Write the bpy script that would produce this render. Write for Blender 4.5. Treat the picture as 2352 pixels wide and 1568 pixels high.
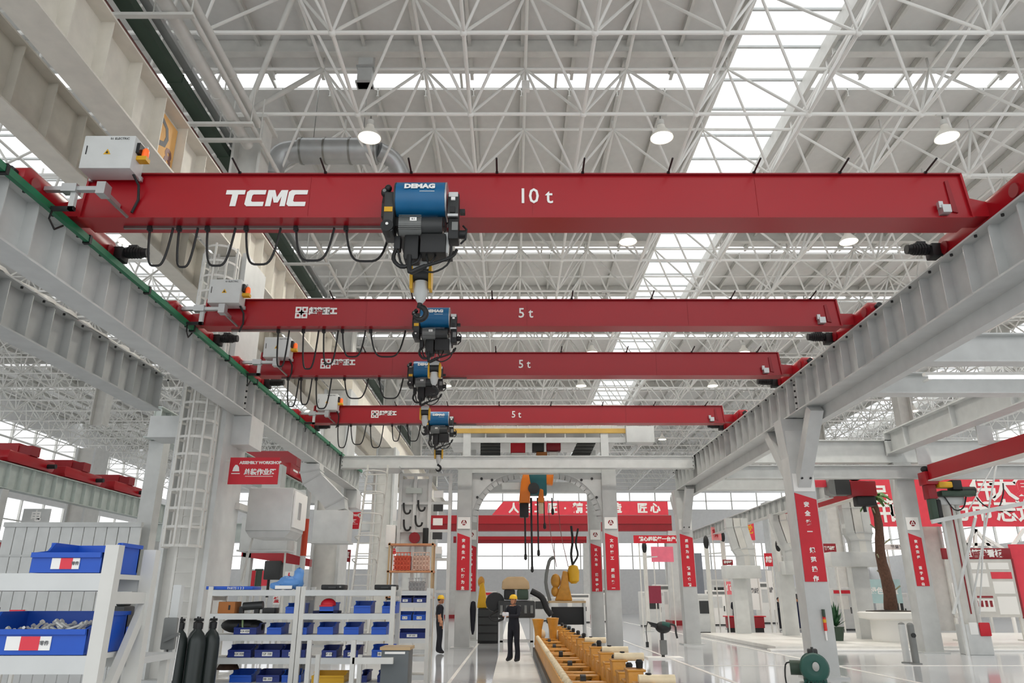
import bpy, bmesh, math, random
from mathutils import Vector, Matrix
R = math.radians
random.seed(7)
scene = bpy.context.scene
col = scene.collection
for o in list(bpy.data.objects):
    bpy.data.objects.remove(o, do_unlink=True)

# ------------------------------------------------------------------ camera
F_PX, PITCH, CAM_H = 1700.0, R(19.17), 1.65
cam_d = bpy.data.cameras.new('camera')
cam_d.sensor_width = 36.0
cam_d.lens = 36.0 * F_PX / 2352.0
cam_d.clip_end = 400
cam = bpy.data.objects.new('camera', cam_d)
col.objects.link(cam)
cam.location = (0, 0, CAM_H)
cam.rotation_euler = (R(90) + PITCH, R(0.0), 0)
scene.camera = cam

# ------------------------------------------------------------------ sky, sun, exposure
world = bpy.data.worlds.new('World')
scene.world = world
world.use_nodes = True
nt = world.node_tree
for n in list(nt.nodes):
    nt.nodes.remove(n)
out = nt.nodes.new('ShaderNodeOutputWorld')
bg = nt.nodes.new('ShaderNodeBackground')
bg.inputs['Color'].default_value = (0.965, 0.985, 1.0, 1)      # even, overcast sky
bg.inputs['Strength'].default_value = 1.55
nt.links.new(bg.outputs[0], out.inputs[0])
vs = scene.view_settings
vs.view_transform = 'Standard'
vs.look = 'None'
vs.gamma = 1.0
vs.use_curve_mapping = False
vs.exposure = 0.0
try:
    scene.cycles.max_bounces = 6
    scene.cycles.diffuse_bounces = 3
    scene.cycles.use_light_tree = False
    scene.cycles.glossy_bounces = 3
    scene.cycles.transparent_max_bounces = 6
    scene.cycles.adaptive_threshold = 0.03
    scene.cycles.sample_clamp_indirect = 6.0
except Exception:
    pass

# ------------------------------------------------------------------ helpers
CP, SP = math.cos(PITCH), math.sin(PITCH)
def at(u, v, Y):
    """world point at distance Y whose direction from the viewpoint is that of photo pixel (u, v)"""
    xc, yc = (u - 1176) / F_PX, (784 - v) / F_PX
    k = Y / (CP - yc * SP)
    return Vector((xc * k, Y, CAM_H + (SP + yc * CP) * k))

def lin(c):
    return tuple(((x / 255.0) / 12.92 if x / 255.0 <= 0.04045 else ((x / 255.0 + 0.055) / 1.055) ** 2.4) for x in c)

MATS = {}
def mat(name, rgb, rough=0.5, metal=0.0, var=0.06, scale=3.0, bump=0.0, bscale=40.0, emit=None, spec=None, coat=0.0, alpha=None):
    if name in MATS:
        return MATS[name]
    m = bpy.data.materials.new(name)
    m.use_nodes = True
    t = m.node_tree
    b = t.nodes['Principled BSDF']
    c = lin(rgb)
    if var > 0:
        tc = t.nodes.new('ShaderNodeTexCoord')
        nz = t.nodes.new('ShaderNodeTexNoise')
        nz.inputs['Scale'].default_value = scale
        nz.inputs['Detail'].default_value = 4
        rp = t.nodes.new('ShaderNodeValToRGB')
        rp.color_ramp.elements[0].position = 0.3
        rp.color_ramp.elements[1].position = 0.7
        rp.color_ramp.elements[0].color = (*[x * (1 - var) for x in c], 1)
        rp.color_ramp.elements[1].color = (*[min(1, x * (1 + var)) for x in c], 1)
        t.links.new(tc.outputs['Object'], nz.inputs['Vector'])
        t.links.new(nz.outputs['Fac'], rp.inputs['Fac'])
        t.links.new(rp.outputs['Color'], b.inputs['Base Color'])
        if bump > 0:
            n2 = t.nodes.new('ShaderNodeTexNoise')
            n2.inputs['Scale'].default_value = bscale
            bp = t.nodes.new('ShaderNodeBump')
            bp.inputs['Strength'].default_value = bump
            bp.inputs['Distance'].default_value = 0.01
            t.links.new(tc.outputs['Object'], n2.inputs['Vector'])
            t.links.new(n2.outputs['Fac'], bp.inputs['Height'])
            t.links.new(bp.outputs['Normal'], b.inputs['Normal'])
    else:
        b.inputs['Base Color'].default_value = (*c, 1)
    b.inputs['Roughness'].default_value = rough
    b.inputs['Metallic'].default_value = metal
    if coat:
        b.inputs['Coat Weight'].default_value = coat
        b.inputs['Coat Roughness'].default_value = 0.15
    if spec is not None:
        b.inputs['Specular IOR Level'].default_value = spec
    if emit:
        b.inputs['Emission Color'].default_value = (*lin(emit[0]), 1)
        b.inputs['Emission Strength'].default_value = emit[1]
    if alpha is not None:
        b.inputs['Alpha'].default_value = alpha
    MATS[name] = m
    return m

WHITE = mat('white_steel_paint', (215, 214, 208), 0.45)
CREAM = mat('cream_steel_paint', (229, 224, 212), 0.5)
GREY = mat('grey_steel_paint', (197, 199, 197), 0.4)
LGREY = mat('pale_grey_paint', (209, 211, 209), 0.4)
PALEGREEN = mat('pale_green_grey_paint', (196, 204, 199), 0.45)
ROOFM = mat('roof_sheet', (225, 224, 220), 0.6, var=0.03)
TRUSS = mat('truss_paint', (240, 239, 234), 0.45, var=0.0)
RED = mat('crane_red_paint', (164, 9, 25), 0.3, var=0.03, scale=1.0)
DRED = mat('dark_red_paint', (140, 10, 24), 0.4)
SIGNRED = mat('sign_red', (204, 22, 42), 0.5)
PINKRED = mat('banner_red', (226, 62, 78), 0.6)
BLUE = mat('hoist_blue', (8, 98, 146), 0.35)
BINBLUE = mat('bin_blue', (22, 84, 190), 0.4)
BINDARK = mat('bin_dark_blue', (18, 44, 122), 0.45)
BLACK = mat('black_rubber', (22, 23, 24), 0.5)
DARK = mat('dark_machine_grey', (48, 50, 50), 0.45)
MIDGREY = mat('motor_grey', (120, 122, 120), 0.45)
SILVER = mat('galvanised_steel', (190, 192, 192), 0.35, metal=0.6)
STEEL = mat('bare_steel', (150, 150, 146), 0.3, metal=0.9)
YELLOW = mat('safety_yellow', (222, 170, 30), 0.45)
OCHRE = mat('walkway_yellow', (206, 168, 84), 0.5)
GOLD = mat('golden_casting', (202, 142, 50), 0.42, var=0.12, scale=6, bump=0.25, bscale=25)
CREAMCAST = mat('machined_cream_metal', (232, 214, 178), 0.4, var=0.1, scale=8)
ORANGE = mat('orange_plastic', (236, 128, 30), 0.45)
SIGNORANGE = mat('orange_sign_board', (240, 186, 112), 0.6)
GREEN = mat('conductor_green', (18, 116, 78), 0.4)
DGREEN = mat('dark_green_paint', (52, 72, 58), 0.5)
MOTORGREEN = mat('motor_green', (30, 84, 74), 0.45)
TEAL = mat('teal_machine', (24, 92, 98), 0.45)
BROWNP = mat('brown_red_pipe', (132, 88, 82), 0.5)
OFFWHITE = mat('printed_white', (245, 244, 240), 0.6, var=0.0)
INK = mat('printed_black', (26, 26, 28), 0.6, var=0.0)
GREYINK = mat('printed_grey', (120, 120, 122), 0.6, var=0.0)
TAN = mat('tan_panel', (196, 168, 128), 0.5)
CARD = mat('cardboard_brown', (176, 112, 60), 0.8)
SKIN = mat('skin', (196, 140, 106), 0.55)
CLOTH = mat('dark_work_cloth', (22, 24, 34), 0.85, bump=0.2, bscale=60)
CLOTHW = mat('white_cloth', (225, 226, 230), 0.85)
CLOTHN = mat('navy_cloth', (24, 32, 66), 0.85)
HAIR = mat('black_hair', (20, 18, 18), 0.6)
HELMET = mat('yellow_helmet', (236, 190, 40), 0.35)
BARK = mat('palm_bark', (92, 66, 52), 0.9, var=0.25, scale=14, bump=0.6, bscale=30)
LEAF = mat('palm_leaf', (86, 126, 62), 0.6, var=0.2)
SOIL = mat('soil', (52, 44, 36), 0.95)
LAMPGLOW = mat('lamp_glow', (255, 250, 238), 0.5, var=0.0, emit=((255, 247, 230), 6.0))
LAMPSHADE = mat('lamp_shade_white', (244, 240, 230), 0.4, var=0.0)
BEACON = mat('beacon_orange', (250, 110, 40), 0.3, var=0.0, emit=((255, 110, 50), 0.35))
SIGNALRED = mat('signal_red', (220, 40, 30), 0.3, var=0.0)
TUBE = mat('fluorescent_tube', (250, 252, 255), 0.4, var=0.0, emit=((245, 250, 255), 2.5))

def glass_mat():
    m = bpy.data.materials.new('skylight_glass')
    m.use_nodes = True
    t = m.node_tree
    b = t.nodes['Principled BSDF']
    b.inputs['Base Color'].default_value = (0.95, 0.98, 1, 1)
    b.inputs['Roughness'].default_value = 0.3
    tr = t.nodes.new('ShaderNodeBsdfTransparent')
    mx = t.nodes.new('ShaderNodeMixShader')
    mx.inputs[0].default_value = 0.10
    t.links.new(tr.outputs[0], mx.inputs[1])
    t.links.new(b.outputs[0], mx.inputs[2])
    t.links.new(mx.outputs[0], t.nodes['Material Output'].inputs[0])
    return m
GLASS = glass_mat()

class MB:
    """collects shapes into one mesh"""
    def __init__(s):
        s.v, s.f, s.m = [], [], []
    def add(s, vs, fs, mi=0):
        o = len(s.v)
        s.v += [tuple(p) for p in vs]
        s.f += [tuple(i + o for i in f) for f in fs]
        s.m += [mi] * len(fs)
        return s
    def box(s, c, d, mi=0, rz=0.0, M=None):
        x, y, z = d[0] / 2, d[1] / 2, d[2] / 2
        vs = [Vector(p) for p in ((-x, -y, -z), (x, -y, -z), (x, y, -z), (-x, y, -z), (-x, -y, z), (x, -y, z), (x, y, z), (-x, y, z))]
        rot = M if M is not None else Matrix.Rotation(rz, 3, 'Z')
        vs = [rot @ p + Vector(c) for p in vs]
        return s.add(vs, [(0, 3, 2, 1), (4, 5, 6, 7), (0, 1, 5, 4), (1, 2, 6, 5), (2, 3, 7, 6), (3, 0, 4, 7)], mi)
    def bb(s, x0, x1, y0, y1, z0, z1, mi=0):
        return s.box(((x0 + x1) / 2, (y0 + y1) / 2, (z0 + z1) / 2), (abs(x1 - x0), abs(y1 - y0), abs(z1 - z0)), mi)
    def beam(s, a, b, w, h, mi=0, up=(0, 0, 1)):
        """rectangular bar from a to b, w wide, h high"""
        a, b = Vector(a), Vector(b)
        d = (b - a).normalized()
        upv = Vector(up)
        if abs(d.dot(upv)) > 0.98:
            upv = Vector((0, 1, 0))
        sx = d.cross(upv).normalized()
        sz = sx.cross(d).normalized()
        q = []
        for p in (a, b):
            for (i, j) in ((-1, -1), (1, -1), (1, 1), (-1, 1)):
                q.append(p + sx * i * w / 2 + sz * j * h / 2)
        return s.add(q, [(0, 1, 2, 3)[::-1], (4, 5, 6, 7), (0, 1, 5, 4), (1, 2, 6, 5), (2, 3, 7, 6), (3, 0, 4, 7)], mi)
    def tube(s, pts, r, n=8, mi=0, cap=True, rr=None):
        """round tube through pts; rr: radius per point"""
        pts = [Vector(p) for p in pts]
        k = len(pts)
        rr = rr or [r] * k
        ref = None
        rings = []
        for i, p in enumerate(pts):
            d = (pts[min(i + 1, k - 1)] - pts[max(i - 1, 0)])
            if d.length < 1e-9:
                d = Vector((0, 0, 1))
            d.normalize()
            if ref is None:
                ref = Vector((0, 0, 1)) if abs(d.z) < 0.9 else Vector((1, 0, 0))
            sx = d.cross(ref)
            if sx.length < 1e-6:
                sx = d.cross(Vector((0, 1, 0)))
            sx.normalize()
            sy = sx.cross(d).normalized()
            ref = sy
            rings.append([p + (sx * math.cos(2 * math.pi * j / n) + sy * math.sin(2 * math.pi * j / n)) * rr[i] for j in range(n)])
        vs = [q for rg in rings for q in rg]
        fs = []
        for i in range(k - 1):
            for j in range(n):
                a, b = i * n + j, i * n + (j + 1) % n
                fs.append((a, a + n, b + n, b))
        if cap:
            fs.append(tuple(range(n)))
            fs.append(tuple(range((k - 1) * n, k * n))[::-1])
        return s.add(vs, fs, mi)
    def cyl(s, a, b, r, n=16, mi=0, r2=None):
        return s.tube([a, b], r, n, mi, True, [r, r if r2 is None else r2])
    def prism(s, poly, axis, lo, hi, mi=0):
        """extrude a 2D polygon along axis ('x': poly=(y,z), 'y': (x,z), 'z': (x,y))"""
        def pt(p, t):
            return {'x': (t, p[0], p[1]), 'y': (p[0], t, p[1]), 'z': (p[0], p[1], t)}[axis]
        n = len(poly)
        vs = [pt(p, lo) for p in poly] + [pt(p, hi) for p in poly]
        fs = [tuple(range(n))[::-1], tuple(range(n, 2 * n))] + [(i, (i + 1) % n, n + (i + 1) % n, n + i) for i in range(n)]
        return s.add(vs, fs, mi)
    def lathe(s, prof, c=(0, 0, 0), n=20, mi=0, M=None):
        """prof: (r, z) pairs around local z"""
        vs, fs = [], []
        for (r, z) in prof:
            for j in range(n):
                a = 2 * math.pi * j / n
                p = Vector((r * math.cos(a), r * math.sin(a), z))
                if M is not None:
                    p = M @ p
                vs.append(p + Vector(c))
        for i in range(len(prof) - 1):
            for j in range(n):
                a, b = i * n + j, i * n + (j + 1) % n
                fs.append((a, b, b + n, a + n))
        fs.append(tuple(range(n))[::-1])
        k = (len(prof) - 1) * n
        fs.append(tuple(range(k, k + n)))
        return s.add(vs, fs, mi)
    def ball(s, c, r, n=12, m=8, mi=0, M=None):
        r = r if hasattr(r, '__len__') else (r, r, r)
        vs, fs = [], []
        for i in range(m + 1):
            ph = math.pi * i / m
            for j in range(n):
                a = 2 * math.pi * j / n
                p = Vector((r[0] * math.sin(ph) * math.cos(a), r[1] * math.sin(ph) * math.sin(a), -r[2] * math.cos(ph)))
                if M is not None:
                    p = M @ p
                vs.append(p + Vector(c))
        for i in range(m):
            for j in range(n):
                a, b = i * n + j, i * n + (j + 1) % n
                fs.append((a, b, b + n, a + n))
        return s.add(vs, fs, mi)
    def mesh(s, name, mats, bevel=0.0):
        me = bpy.data.meshes.new(name)
        me.from_pydata(s.v, [], s.f)
        for m in (mats if isinstance(mats, (list, tuple)) else [mats]):
            me.materials.append(m)
        me.polygons.foreach_set('material_index', s.m)
        bm = bmesh.new()
        bm.from_mesh(me)
        bmesh.ops.remove_doubles(bm, verts=bm.verts, dist=1e-6)
        if bevel > 0:
            es = [e for e in bm.edges if len(e.link_faces) == 2 and e.calc_face_angle(0) > R(35)]
            bmesh.ops.bevel(bm, geom=es, offset=bevel, segments=2, profile=0.5, affect='EDGES', clamp_overlap=True)
        bmesh.ops.recalc_face_normals(bm, faces=bm.faces)
        bm.to_mesh(me)
        bm.free()
        me.polygons.foreach_set('use_smooth', [True] * len(me.polygons))
        me.set_sharp_from_angle(angle=R(38))
        return me
    def build(s, name, mats, parent=None, bevel=0.0, loc=None):
        return link(name, s.mesh(name, mats, bevel), parent, loc)

def link(name, me, parent=None, loc=None, rot=None):
    o = bpy.data.objects.new(name, me)
    col.objects.link(o)
    if parent is not None:
        o.parent = parent
    if loc is not None:
        o.location = loc
    if rot is not None:
        o.rotation_euler = rot
    return o

def tag(o, label=None, cat=None, group=None, kind=None):
    if label:
        o['label'] = label
    if cat:
        o['category'] = cat
    if group:
        o['group'] = group
    if kind:
        o['kind'] = kind
    return o

def thing(name, label, cat, loc=(0, 0, 0), rz=0.0, group=None):
    o = bpy.data.objects.new(name, None)
    o.empty_display_size = 0.2
    col.objects.link(o)
    o.location = loc
    o.rotation_euler = (0, 0, rz)
    return tag(o, label, cat, group)

def copy_tree(o, parent=None, loc=None, rz=None, label=None):
    c = o.copy()
    col.objects.link(c)
    if parent is not None:
        c.parent = parent
    if loc is not None:
        c.location = loc
    if rz is not None:
        c.rotation_euler = (0, 0, rz)
    if label:
        c['label'] = label
    for ch in list(o.children):
        copy_tree(ch, c)
    return c

_txt = {}
def text_mesh(body, size, depth=0.004, m=None, bold=0.0, wide=1.0):
    key = (body, size, depth, m.name, bold, wide)
    if key in _txt:
        return _txt[key]
    cu = bpy.data.curves.new('lettering', 'FONT')
    cu.body = body
    cu.size = size
    cu.align_x = 'CENTER'
    cu.align_y = 'CENTER'
    cu.extrude = depth
    cu.offset = bold
    cu.resolution_u = 2
    cu.space_line = 1.0
    ob = bpy.data.objects.new('lettering', cu)
    me = bpy.data.meshes.new_from_object(ob)
    bpy.data.objects.remove(ob, do_unlink=True)
    bpy.data.curves.remove(cu)
    if wide != 1.0:
        for v in me.vertices:
            v.co.x *= wide
    me.materials.clear()
    me.materials.append(m)
    _txt[key] = me
    return me

def letters(name, body, size, m, parent, loc, rot=(R(90), 0, 0), bold=0.0, wide=1.0):
    """flat lettering standing on a face that looks towards -y (rot changes the face)"""
    return link(name, text_mesh(body, size, 0.003, m, bold, wide), parent, loc, rot)
# ================================================================== THE SETTING
# ---- floor: glossy light epoxy
def floor_mat():
    m = bpy.data.materials.new('epoxy_floor')
    m.use_nodes = True
    t = m.node_tree
    b = t.nodes['Principled BSDF']
    tc = t.nodes.new('ShaderNodeTexCoord')
    nz = t.nodes.new('ShaderNodeTexNoise')
    nz.inputs['Scale'].default_value = 0.35
    nz.inputs['Detail'].default_value = 5
    rp = t.nodes.new('ShaderNodeValToRGB')
    rp.color_ramp.elements[0].color = (*lin((192, 194, 198)), 1)
    rp.color_ramp.elements[1].color = (*lin((208, 210, 213)), 1)
    t.links.new(tc.outputs['Object'], nz.inputs['Vector'])
    t.links.new(nz.outputs['Fac'], rp.inputs['Fac'])
    t.links.new(rp.outputs['Color'], b.inputs['Base Color'])
    b.inputs['Roughness'].default_value = 0.12
    b.inputs['Coat Weight'].default_value = 0.3
    b.inputs['Coat Roughness'].default_value = 0.05
    return m
floor = MB().bb(-46, 46, -14, 97, -0.2, 0.0).build('floor', floor_mat())
tag(floor, kind='structure')
LINEM = mat('floor_white_paint', (236, 234, 228), 0.3)
tag(MB().bb(-0.42, 0.62, 4.0, 60, 0.0, 0.006).build('floor_marking', LINEM), kind='structure')
for (a, b, y0, y1) in ((-1.35, -1.28, 12, 60), (4.6, 4.7, 10, 60), (8.4, 8.52, 12, 60)):
    tag(MB().bb(a, b, y0, y1, 0.0, 0.006).build('floor_marking', LINEM), kind='structure')
for (a, b, y0, y1) in ((4.7, 26, 21.0, 21.12), (8.5, 30, 38, 38.15)):
    tag(MB().bb(a, b, y0, y1, 0.0, 0.006).build('floor_marking', LINEM), kind='structure')

# ---- roof: sheets between purlins, long skylights, cross rooflights
GRID, X0, Y0 = 3.125, -7.4, 14.2
ZB, ZT = 14.35, 17.15
NX0, NX1, NY0, NY1 = -11, 16, -7, 25
ROOF_Z = 17.75
XL, XR, YN, YF = X0 + NX0 * GRID, X0 + NX1 * GRID, Y0 + NY0 * GRID, Y0 + NY1 * GRID
SKY = [(-20.4, -17.3), (6.72, 9.72), (31.0, 35.6)]          # long skylights along the hall
STRIPS = [20.25 + 12.5 * k for k in (-2, -1, 0, 1, 2, 3, 4, 5)] + [39.0, 51.5]
STRIPS = sorted(STRIPS)
ceiling = bpy.data.objects.new('ceiling', None)
col.objects.link(ceiling)
tag(ceiling, kind='structure')
xs = [XL]
for a, b in SKY:
    xs += [a, b]
xs.append(XR)
spans = [(xs[i], xs[i + 1]) for i in range(0, len(xs), 2)]
ys = [YN]
for y in STRIPS:
    if y - 0.4 > YN:
        ys += [y - 0.4, y + 0.4]
ys.append(YF)
rows = [(ys[i], ys[i + 1]) for i in range(0, len(ys), 2)]
def in_view(x, y, z, m=60):
    d = y * CP + (z - CAM_H) * SP
    if d < 0.5:
        return False
    u = 1176 + F_PX * x / d
    v = 784 - F_PX * ((z - CAM_H) * CP - y * SP) / d
    return -m < u < 2352 + m and -m < v < 1568 + m
PW = 1.5625
rest = MB()
purl_rest = MB()
npan = 0
panel_cache = {}
for (a, b) in spans:
    n = max(1, round((b - a) / PW))
    w = (b - a) / n
    for (y0, y1) in rows:
        for i in range(n):
            xc, yc = a + (i + 0.5) * w, (y0 + y1) / 2
            vis = any(in_view(xc, y, ROOF_Z) for y in (y0, yc, y1)) and y0 < 46 and abs(xc) < 30
            if vis:
                key = (round(w, 3), round(y1 - y0, 3))
                if key not in panel_cache:
                    L = y1 - y0
                    mb = MB().bb(-w / 2 + 0.012, w / 2 - 0.012, -L / 2, L / 2, 0, 0.06)
                    panel_cache[key] = (mb.mesh('roof_panel', ROOFM),
                                        MB().bb(-0.05, 0.05, -L / 2, L / 2, -0.02, 0.0).bb(-0.012, 0.012, -L / 2, L / 2, 0.0, 0.22).bb(-0.05, 0.05, -L / 2, L / 2, 0.2, 0.22).mesh('purlin', WHITE))
                link('roof_panel', panel_cache[key][0], ceiling, (xc, yc, ROOF_Z))
                link('purlin', panel_cache[key][1], ceiling, (a + i * w, yc, ROOF_Z - 0.23))
                npan += 1
            else:
                rest.bb(xc - w / 2 + 0.012, xc + w / 2 - 0.012, y0, y1, ROOF_Z, ROOF_Z + 0.06)
                purl_rest.bb(a + i * w - 0.05, a + i * w + 0.05, y0, y1, ROOF_Z - 0.23, ROOF_Z - 0.01)
tag(rest.build('roof_panel_field', ROOFM, ceiling), kind='stuff')
tag(purl_rest.build('purlin_field', WHITE, ceiling), kind='stuff')
# backing sheet just above the joints, so the seams read dark but closed
for (a, b) in spans:
    for (y0, y1) in rows:
        MB().bb(a, b, y0, y1, ROOF_Z + 0.07, ROOF_Z + 0.09).build('roof_deck', ROOFM, ceiling)
# deep cross girders beside every cross rooflight
for y in STRIPS:
    if not (YN < y < YF):
        continue
    for (a, b) in spans:
        MB().bb(a, b, y - 1.95, y - 1.9, ROOF_Z - 0.5, ROOF_Z - 0.02).bb(a, b, y - 2.05, y - 1.8, ROOF_Z - 0.53, ROOF_Z - 0.5).build('roof_girder', WHITE, ceiling)
# skylights: curbs, panes, glazing bars
wn = 0
def skylight(x0, x1, y0, y1, step, along, zc):
    global wn
    wn += 1
    w = bpy.data.objects.new('window_%d' % wn, None)
    col.objects.link(w)
    tag(w, kind='structure')
    if along == 'y':
        for x in (x0, x1):
            MB().bb(x - 0.06, x + 0.06, y0, y1, ROOF_Z - 0.3, zc).build('curb', WHITE, w)
    n = int((y1 - y0) / step) if along == 'y' else int((x1 - x0) / step)
    pane = bar = None
    for i in range(n):
        if along == 'y':
            ya, yb = y0 + i * step, y0 + (i + 1) * step
            if pane is None:
                pane = MB().bb(0.03, x1 - x0 - 0.03, 0.03, step - 0.03, 0, 0.012).mesh('pane', GLASS)
                bar = MB().bb(0, x1 - x0, -0.035, 0.035, -0.05, 0.03).mesh('glazing_bar', GREY)
            if in_view((x0 + x1) / 2, ya, zc, 200):
                link('pane', pane, w, (x0, ya, zc))
                link('glazing_bar', bar, w, (x0, ya, zc))
        else:
            xa = x0 + i * step
            if pane is None:
                pane = MB().bb(0.03, step - 0.03, 0.02, y1 - y0 - 0.02, 0, 0.012).mesh('pane', GLASS)
                bar = MB().bb(-0.04, 0.04, 0, y1 - y0, -0.05, 0.03).mesh('glazing_bar', WHITE)
            if in_view(xa, (y0 + y1) / 2, zc, 200):
                link('pane', pane, w, (xa, y0, zc))
                link('glazing_bar', bar, w, (xa, y0, zc))
    return w
for (a, b) in SKY:
    skylight(a, b, YN, YF, 1.5625, 'y', ROOF_Z + 0.25)
for y in STRIPS:
    if YN < y < YF:
        for (a, b) in spans:
            skylight(a, b, y - 0.4, y + 0.4, 3.125, 'x', ROOF_Z + 0.12)

# ---- space frame under the roof: bottom grid, top grid, pyramids of diagonals
frame_o = bpy.data.objects.new('space_frame', None)
col.objects.link(frame_o)
tag(frame_o, 'white tubular steel space frame carrying the whole roof', 'roof truss')
def bnode(i, j):
    return Vector((X0 + i * GRID, Y0 + j * GRID, ZB))
def tnode(i, j):
    return Vector((X0 + (i + .5) * GRID, Y0 + (j + .5) * GRID, ZT))
bars = []
for i in range(NX0, NX1 + 1):
    for j in range(NY0, NY1 + 1):
        b = bnode(i, j)
        if i < NX1:
            bars.append((b, bnode(i + 1, j), 0.055, 0))
        if j < NY1:
            bars.append((b, bnode(i, j + 1), 0.055, 0))
        if i < NX1 and j < NY1:
            t = tnode(i, j)
            if i < NX1 - 1:
                bars.append((t, tnode(i + 1, j), 0.055, 0))
            if j < NY1 - 1:
                bars.append((t, tnode(i, j + 1), 0.055, 0))
            for (di, dj) in ((0, 0), (1, 0), (1, 1), (0, 1)):
                bars.append((bnode(i + di, j + dj), t, 0.045, 1))
def vis_bar(b):
    m = (b[0] + b[1]) / 2
    return in_view(m.x, m.y, m.z, 20)
bars.sort(key=lambda b: (0 if vis_bar(b) and (b[0].y + b[1].y) > 22 else 1, (b[0] + b[1]).length))
len_d = (bnode(0, 0) - tnode(0, 0)).length
chord_me = MB().cyl((0, 0, 0), (0, 0, GRID), 0.052, 8).mesh('chord_bar', TRUSS)
diag_me = MB().tube([(0, 0, 0), (0, 0, 0.12), (0, 0, 0.3), (0, 0, len_d - 0.3), (0, 0, len_d - 0.12), (0, 0, len_d)], 0.04, 8, 0, True, [0.02, 0.025, 0.042, 0.042, 0.025, 0.02]).mesh('diagonal_bar', TRUSS)
restb = MB()
nb = [0, 0]
for k, (a, b, r, kind) in enumerate(bars):
    if nb[kind] < 300 and vis_bar((a, b)):
        nb[kind] += 1
        o = link('diagonal_bar' if kind else 'chord_bar', diag_me if kind else chord_me, frame_o, a)
        o.rotation_mode = 'QUATERNION'
        o.rotation_quaternion = (b - a).to_track_quat('Z', 'Y')
    else:
        restb.tube([a, b], r * 0.9, 5, 0, False)
me = bpy.data.meshes.new('bar_field')
me.from_pydata(restb.v, [], restb.f)
me.materials.append(TRUSS)
me.polygons.foreach_set('use_smooth', [True] * len(me.polygons))
tag(link('bar_field', me, frame_o), kind='stuff')
node_me = MB().ball((0, 0, 0), 0.1, 10, 6).mesh('node_ball', TRUSS)
for i in range(NX0, NX1 + 1):
    for j in range(-1, 8):
        b = bnode(i, j)
        if in_view(*b):
            link('node_ball', node_me, frame_o, b)
# posts from the top chord to the purlins
post = MB()
for i in range(NX0, NX1):
    for j in range(NY0, NY1):
        t = tnode(i, j)
        post.tube([t, t + Vector((0, 0, ROOF_Z - ZT - 0.2))], 0.04, 5, 0, False)
tag(post.build('roof_post_field', TRUSS, frame_o), kind='stuff')

# ---- far walls of the hall
WALLM = mat('wall_cladding', (244, 244, 243), 0.6, var=0.03)
def wall(name, axis, pos, a, b, bands, th=0.2):
    w = bpy.data.objects.new(name, None)
    col.objects.link(w)
    tag(w, kind='structure')
    for (z0, z1) in bands:
        if axis == 'y':
            MB().bb(a, b, pos, pos + th, z0, z1).build('cladding', WALLM, w)
        else:
            MB().bb(pos, pos + th, a, b, z0, z1).build('cladding', WALLM, w)
    prev = None
    for (z0, z1) in bands:
        if prev is not None and z0 - prev > 0.5:
            n = int((b - a) / 3.125)
            for i in range(n + 1):
                t = a + i * 3.125
                mb = MB()
                if axis == 'y':
                    mb.bb(t - .06, t + .06, pos, pos + th, prev, z0)
                else:
                    mb.bb(pos, pos + th, t - .06, t + .06, prev, z0)
                mb.build('mullion', WHITE, w)
            mb = MB()
            zm = (prev + z0) / 2
            if axis == 'y':
                mb.bb(a, b, pos + .03, pos + th - .03, zm - .05, zm + .05)
            else:
                mb.bb(pos + .03, pos + th - .03, a, b, zm - .05, zm + .05)
            mb.build('transom', WHITE, w)
        prev = z1
    return w
wall('wall_back', 'y', YF, XL, XR, [(0, 5.0), (8.0, 12.0), (14.0, ROOF_Z + 0.1)])
wall('wall_left', 'x', XL - 0.2, YN, YF, [(0, 6.2), (9.6, 13.0), (15.6, ROOF_Z + 0.1)])
wall('wall_right', 'x', XR, YN, YF, [(0, 6.2), (9.6, 13.0), (15.6, ROOF_Z + 0.1)])
# ================================================================== COLUMNS, RUNWAYS, GIRDERS
def ibeam_y(x, y0, y1, zb, h, wt, wb, tf=0.03, tw=0.02):
    return [('top_flange', (x - wt / 2, x + wt / 2, y0, y1, zb + h - tf, zb + h)),
            ('web', (x - tw / 2, x + tw / 2, y0, y1, zb + tf, zb + h - tf)),
            ('bottom_flange', (x - wb / 2, x + wb / 2, y0, y1, zb, zb + tf))]

def runway(name, label, x, y0, y1, zb, h, wt, wb, m, step, sides, sv=(0, 60), rail=True, group=None, bolt_side=0):
    t = thing(name, label, 'crane runway', (x, y0, zb), 0, group)
    for (nm, (a, b, c, d, e, f)) in ibeam_y(0, 0, y1 - y0, 0, h, wt, wb):
        MB().bb(a, b, c, d, e, f).build(nm, m, t)
    hw = min(wt, wb) / 2 - 0.03
    sme = {s: MB().prism([(s * 0.01, 0.03), (s * (hw - 0.02), 0.03), (s * hw, 0.05), (s * hw, h - 0.07), (s * (hw - 0.03), h - 0.03), (s * 0.01, h - 0.03)], 'y', -0.008, 0.008).mesh('stiffener', m) for s in sides}
    bme = MB().cyl((0, 0, -0.02), (0, 0, 0.02), 0.022, 8).mesh('bolt', BLACK)
    n = int((y1 - y0) / step)
    for i in range(n + 1):
        y = min(0.05 + i * step, y1 - y0 - 0.05)
        if sv[0] <= y + y0 <= sv[1]:
            for s in sides:
                link('stiffener', sme[s], t, (0, y, 0))
            if bolt_side:
                link('bolt', bme, t, (bolt_side * (wt / 2 - 0.05), y + step / 2, h - 0.045))
    if rail:
        MB().bb(-0.03, 0.03, 0, y1 - y0, h, h + 0.05).build('rail', STEEL, t)
    return t

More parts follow.
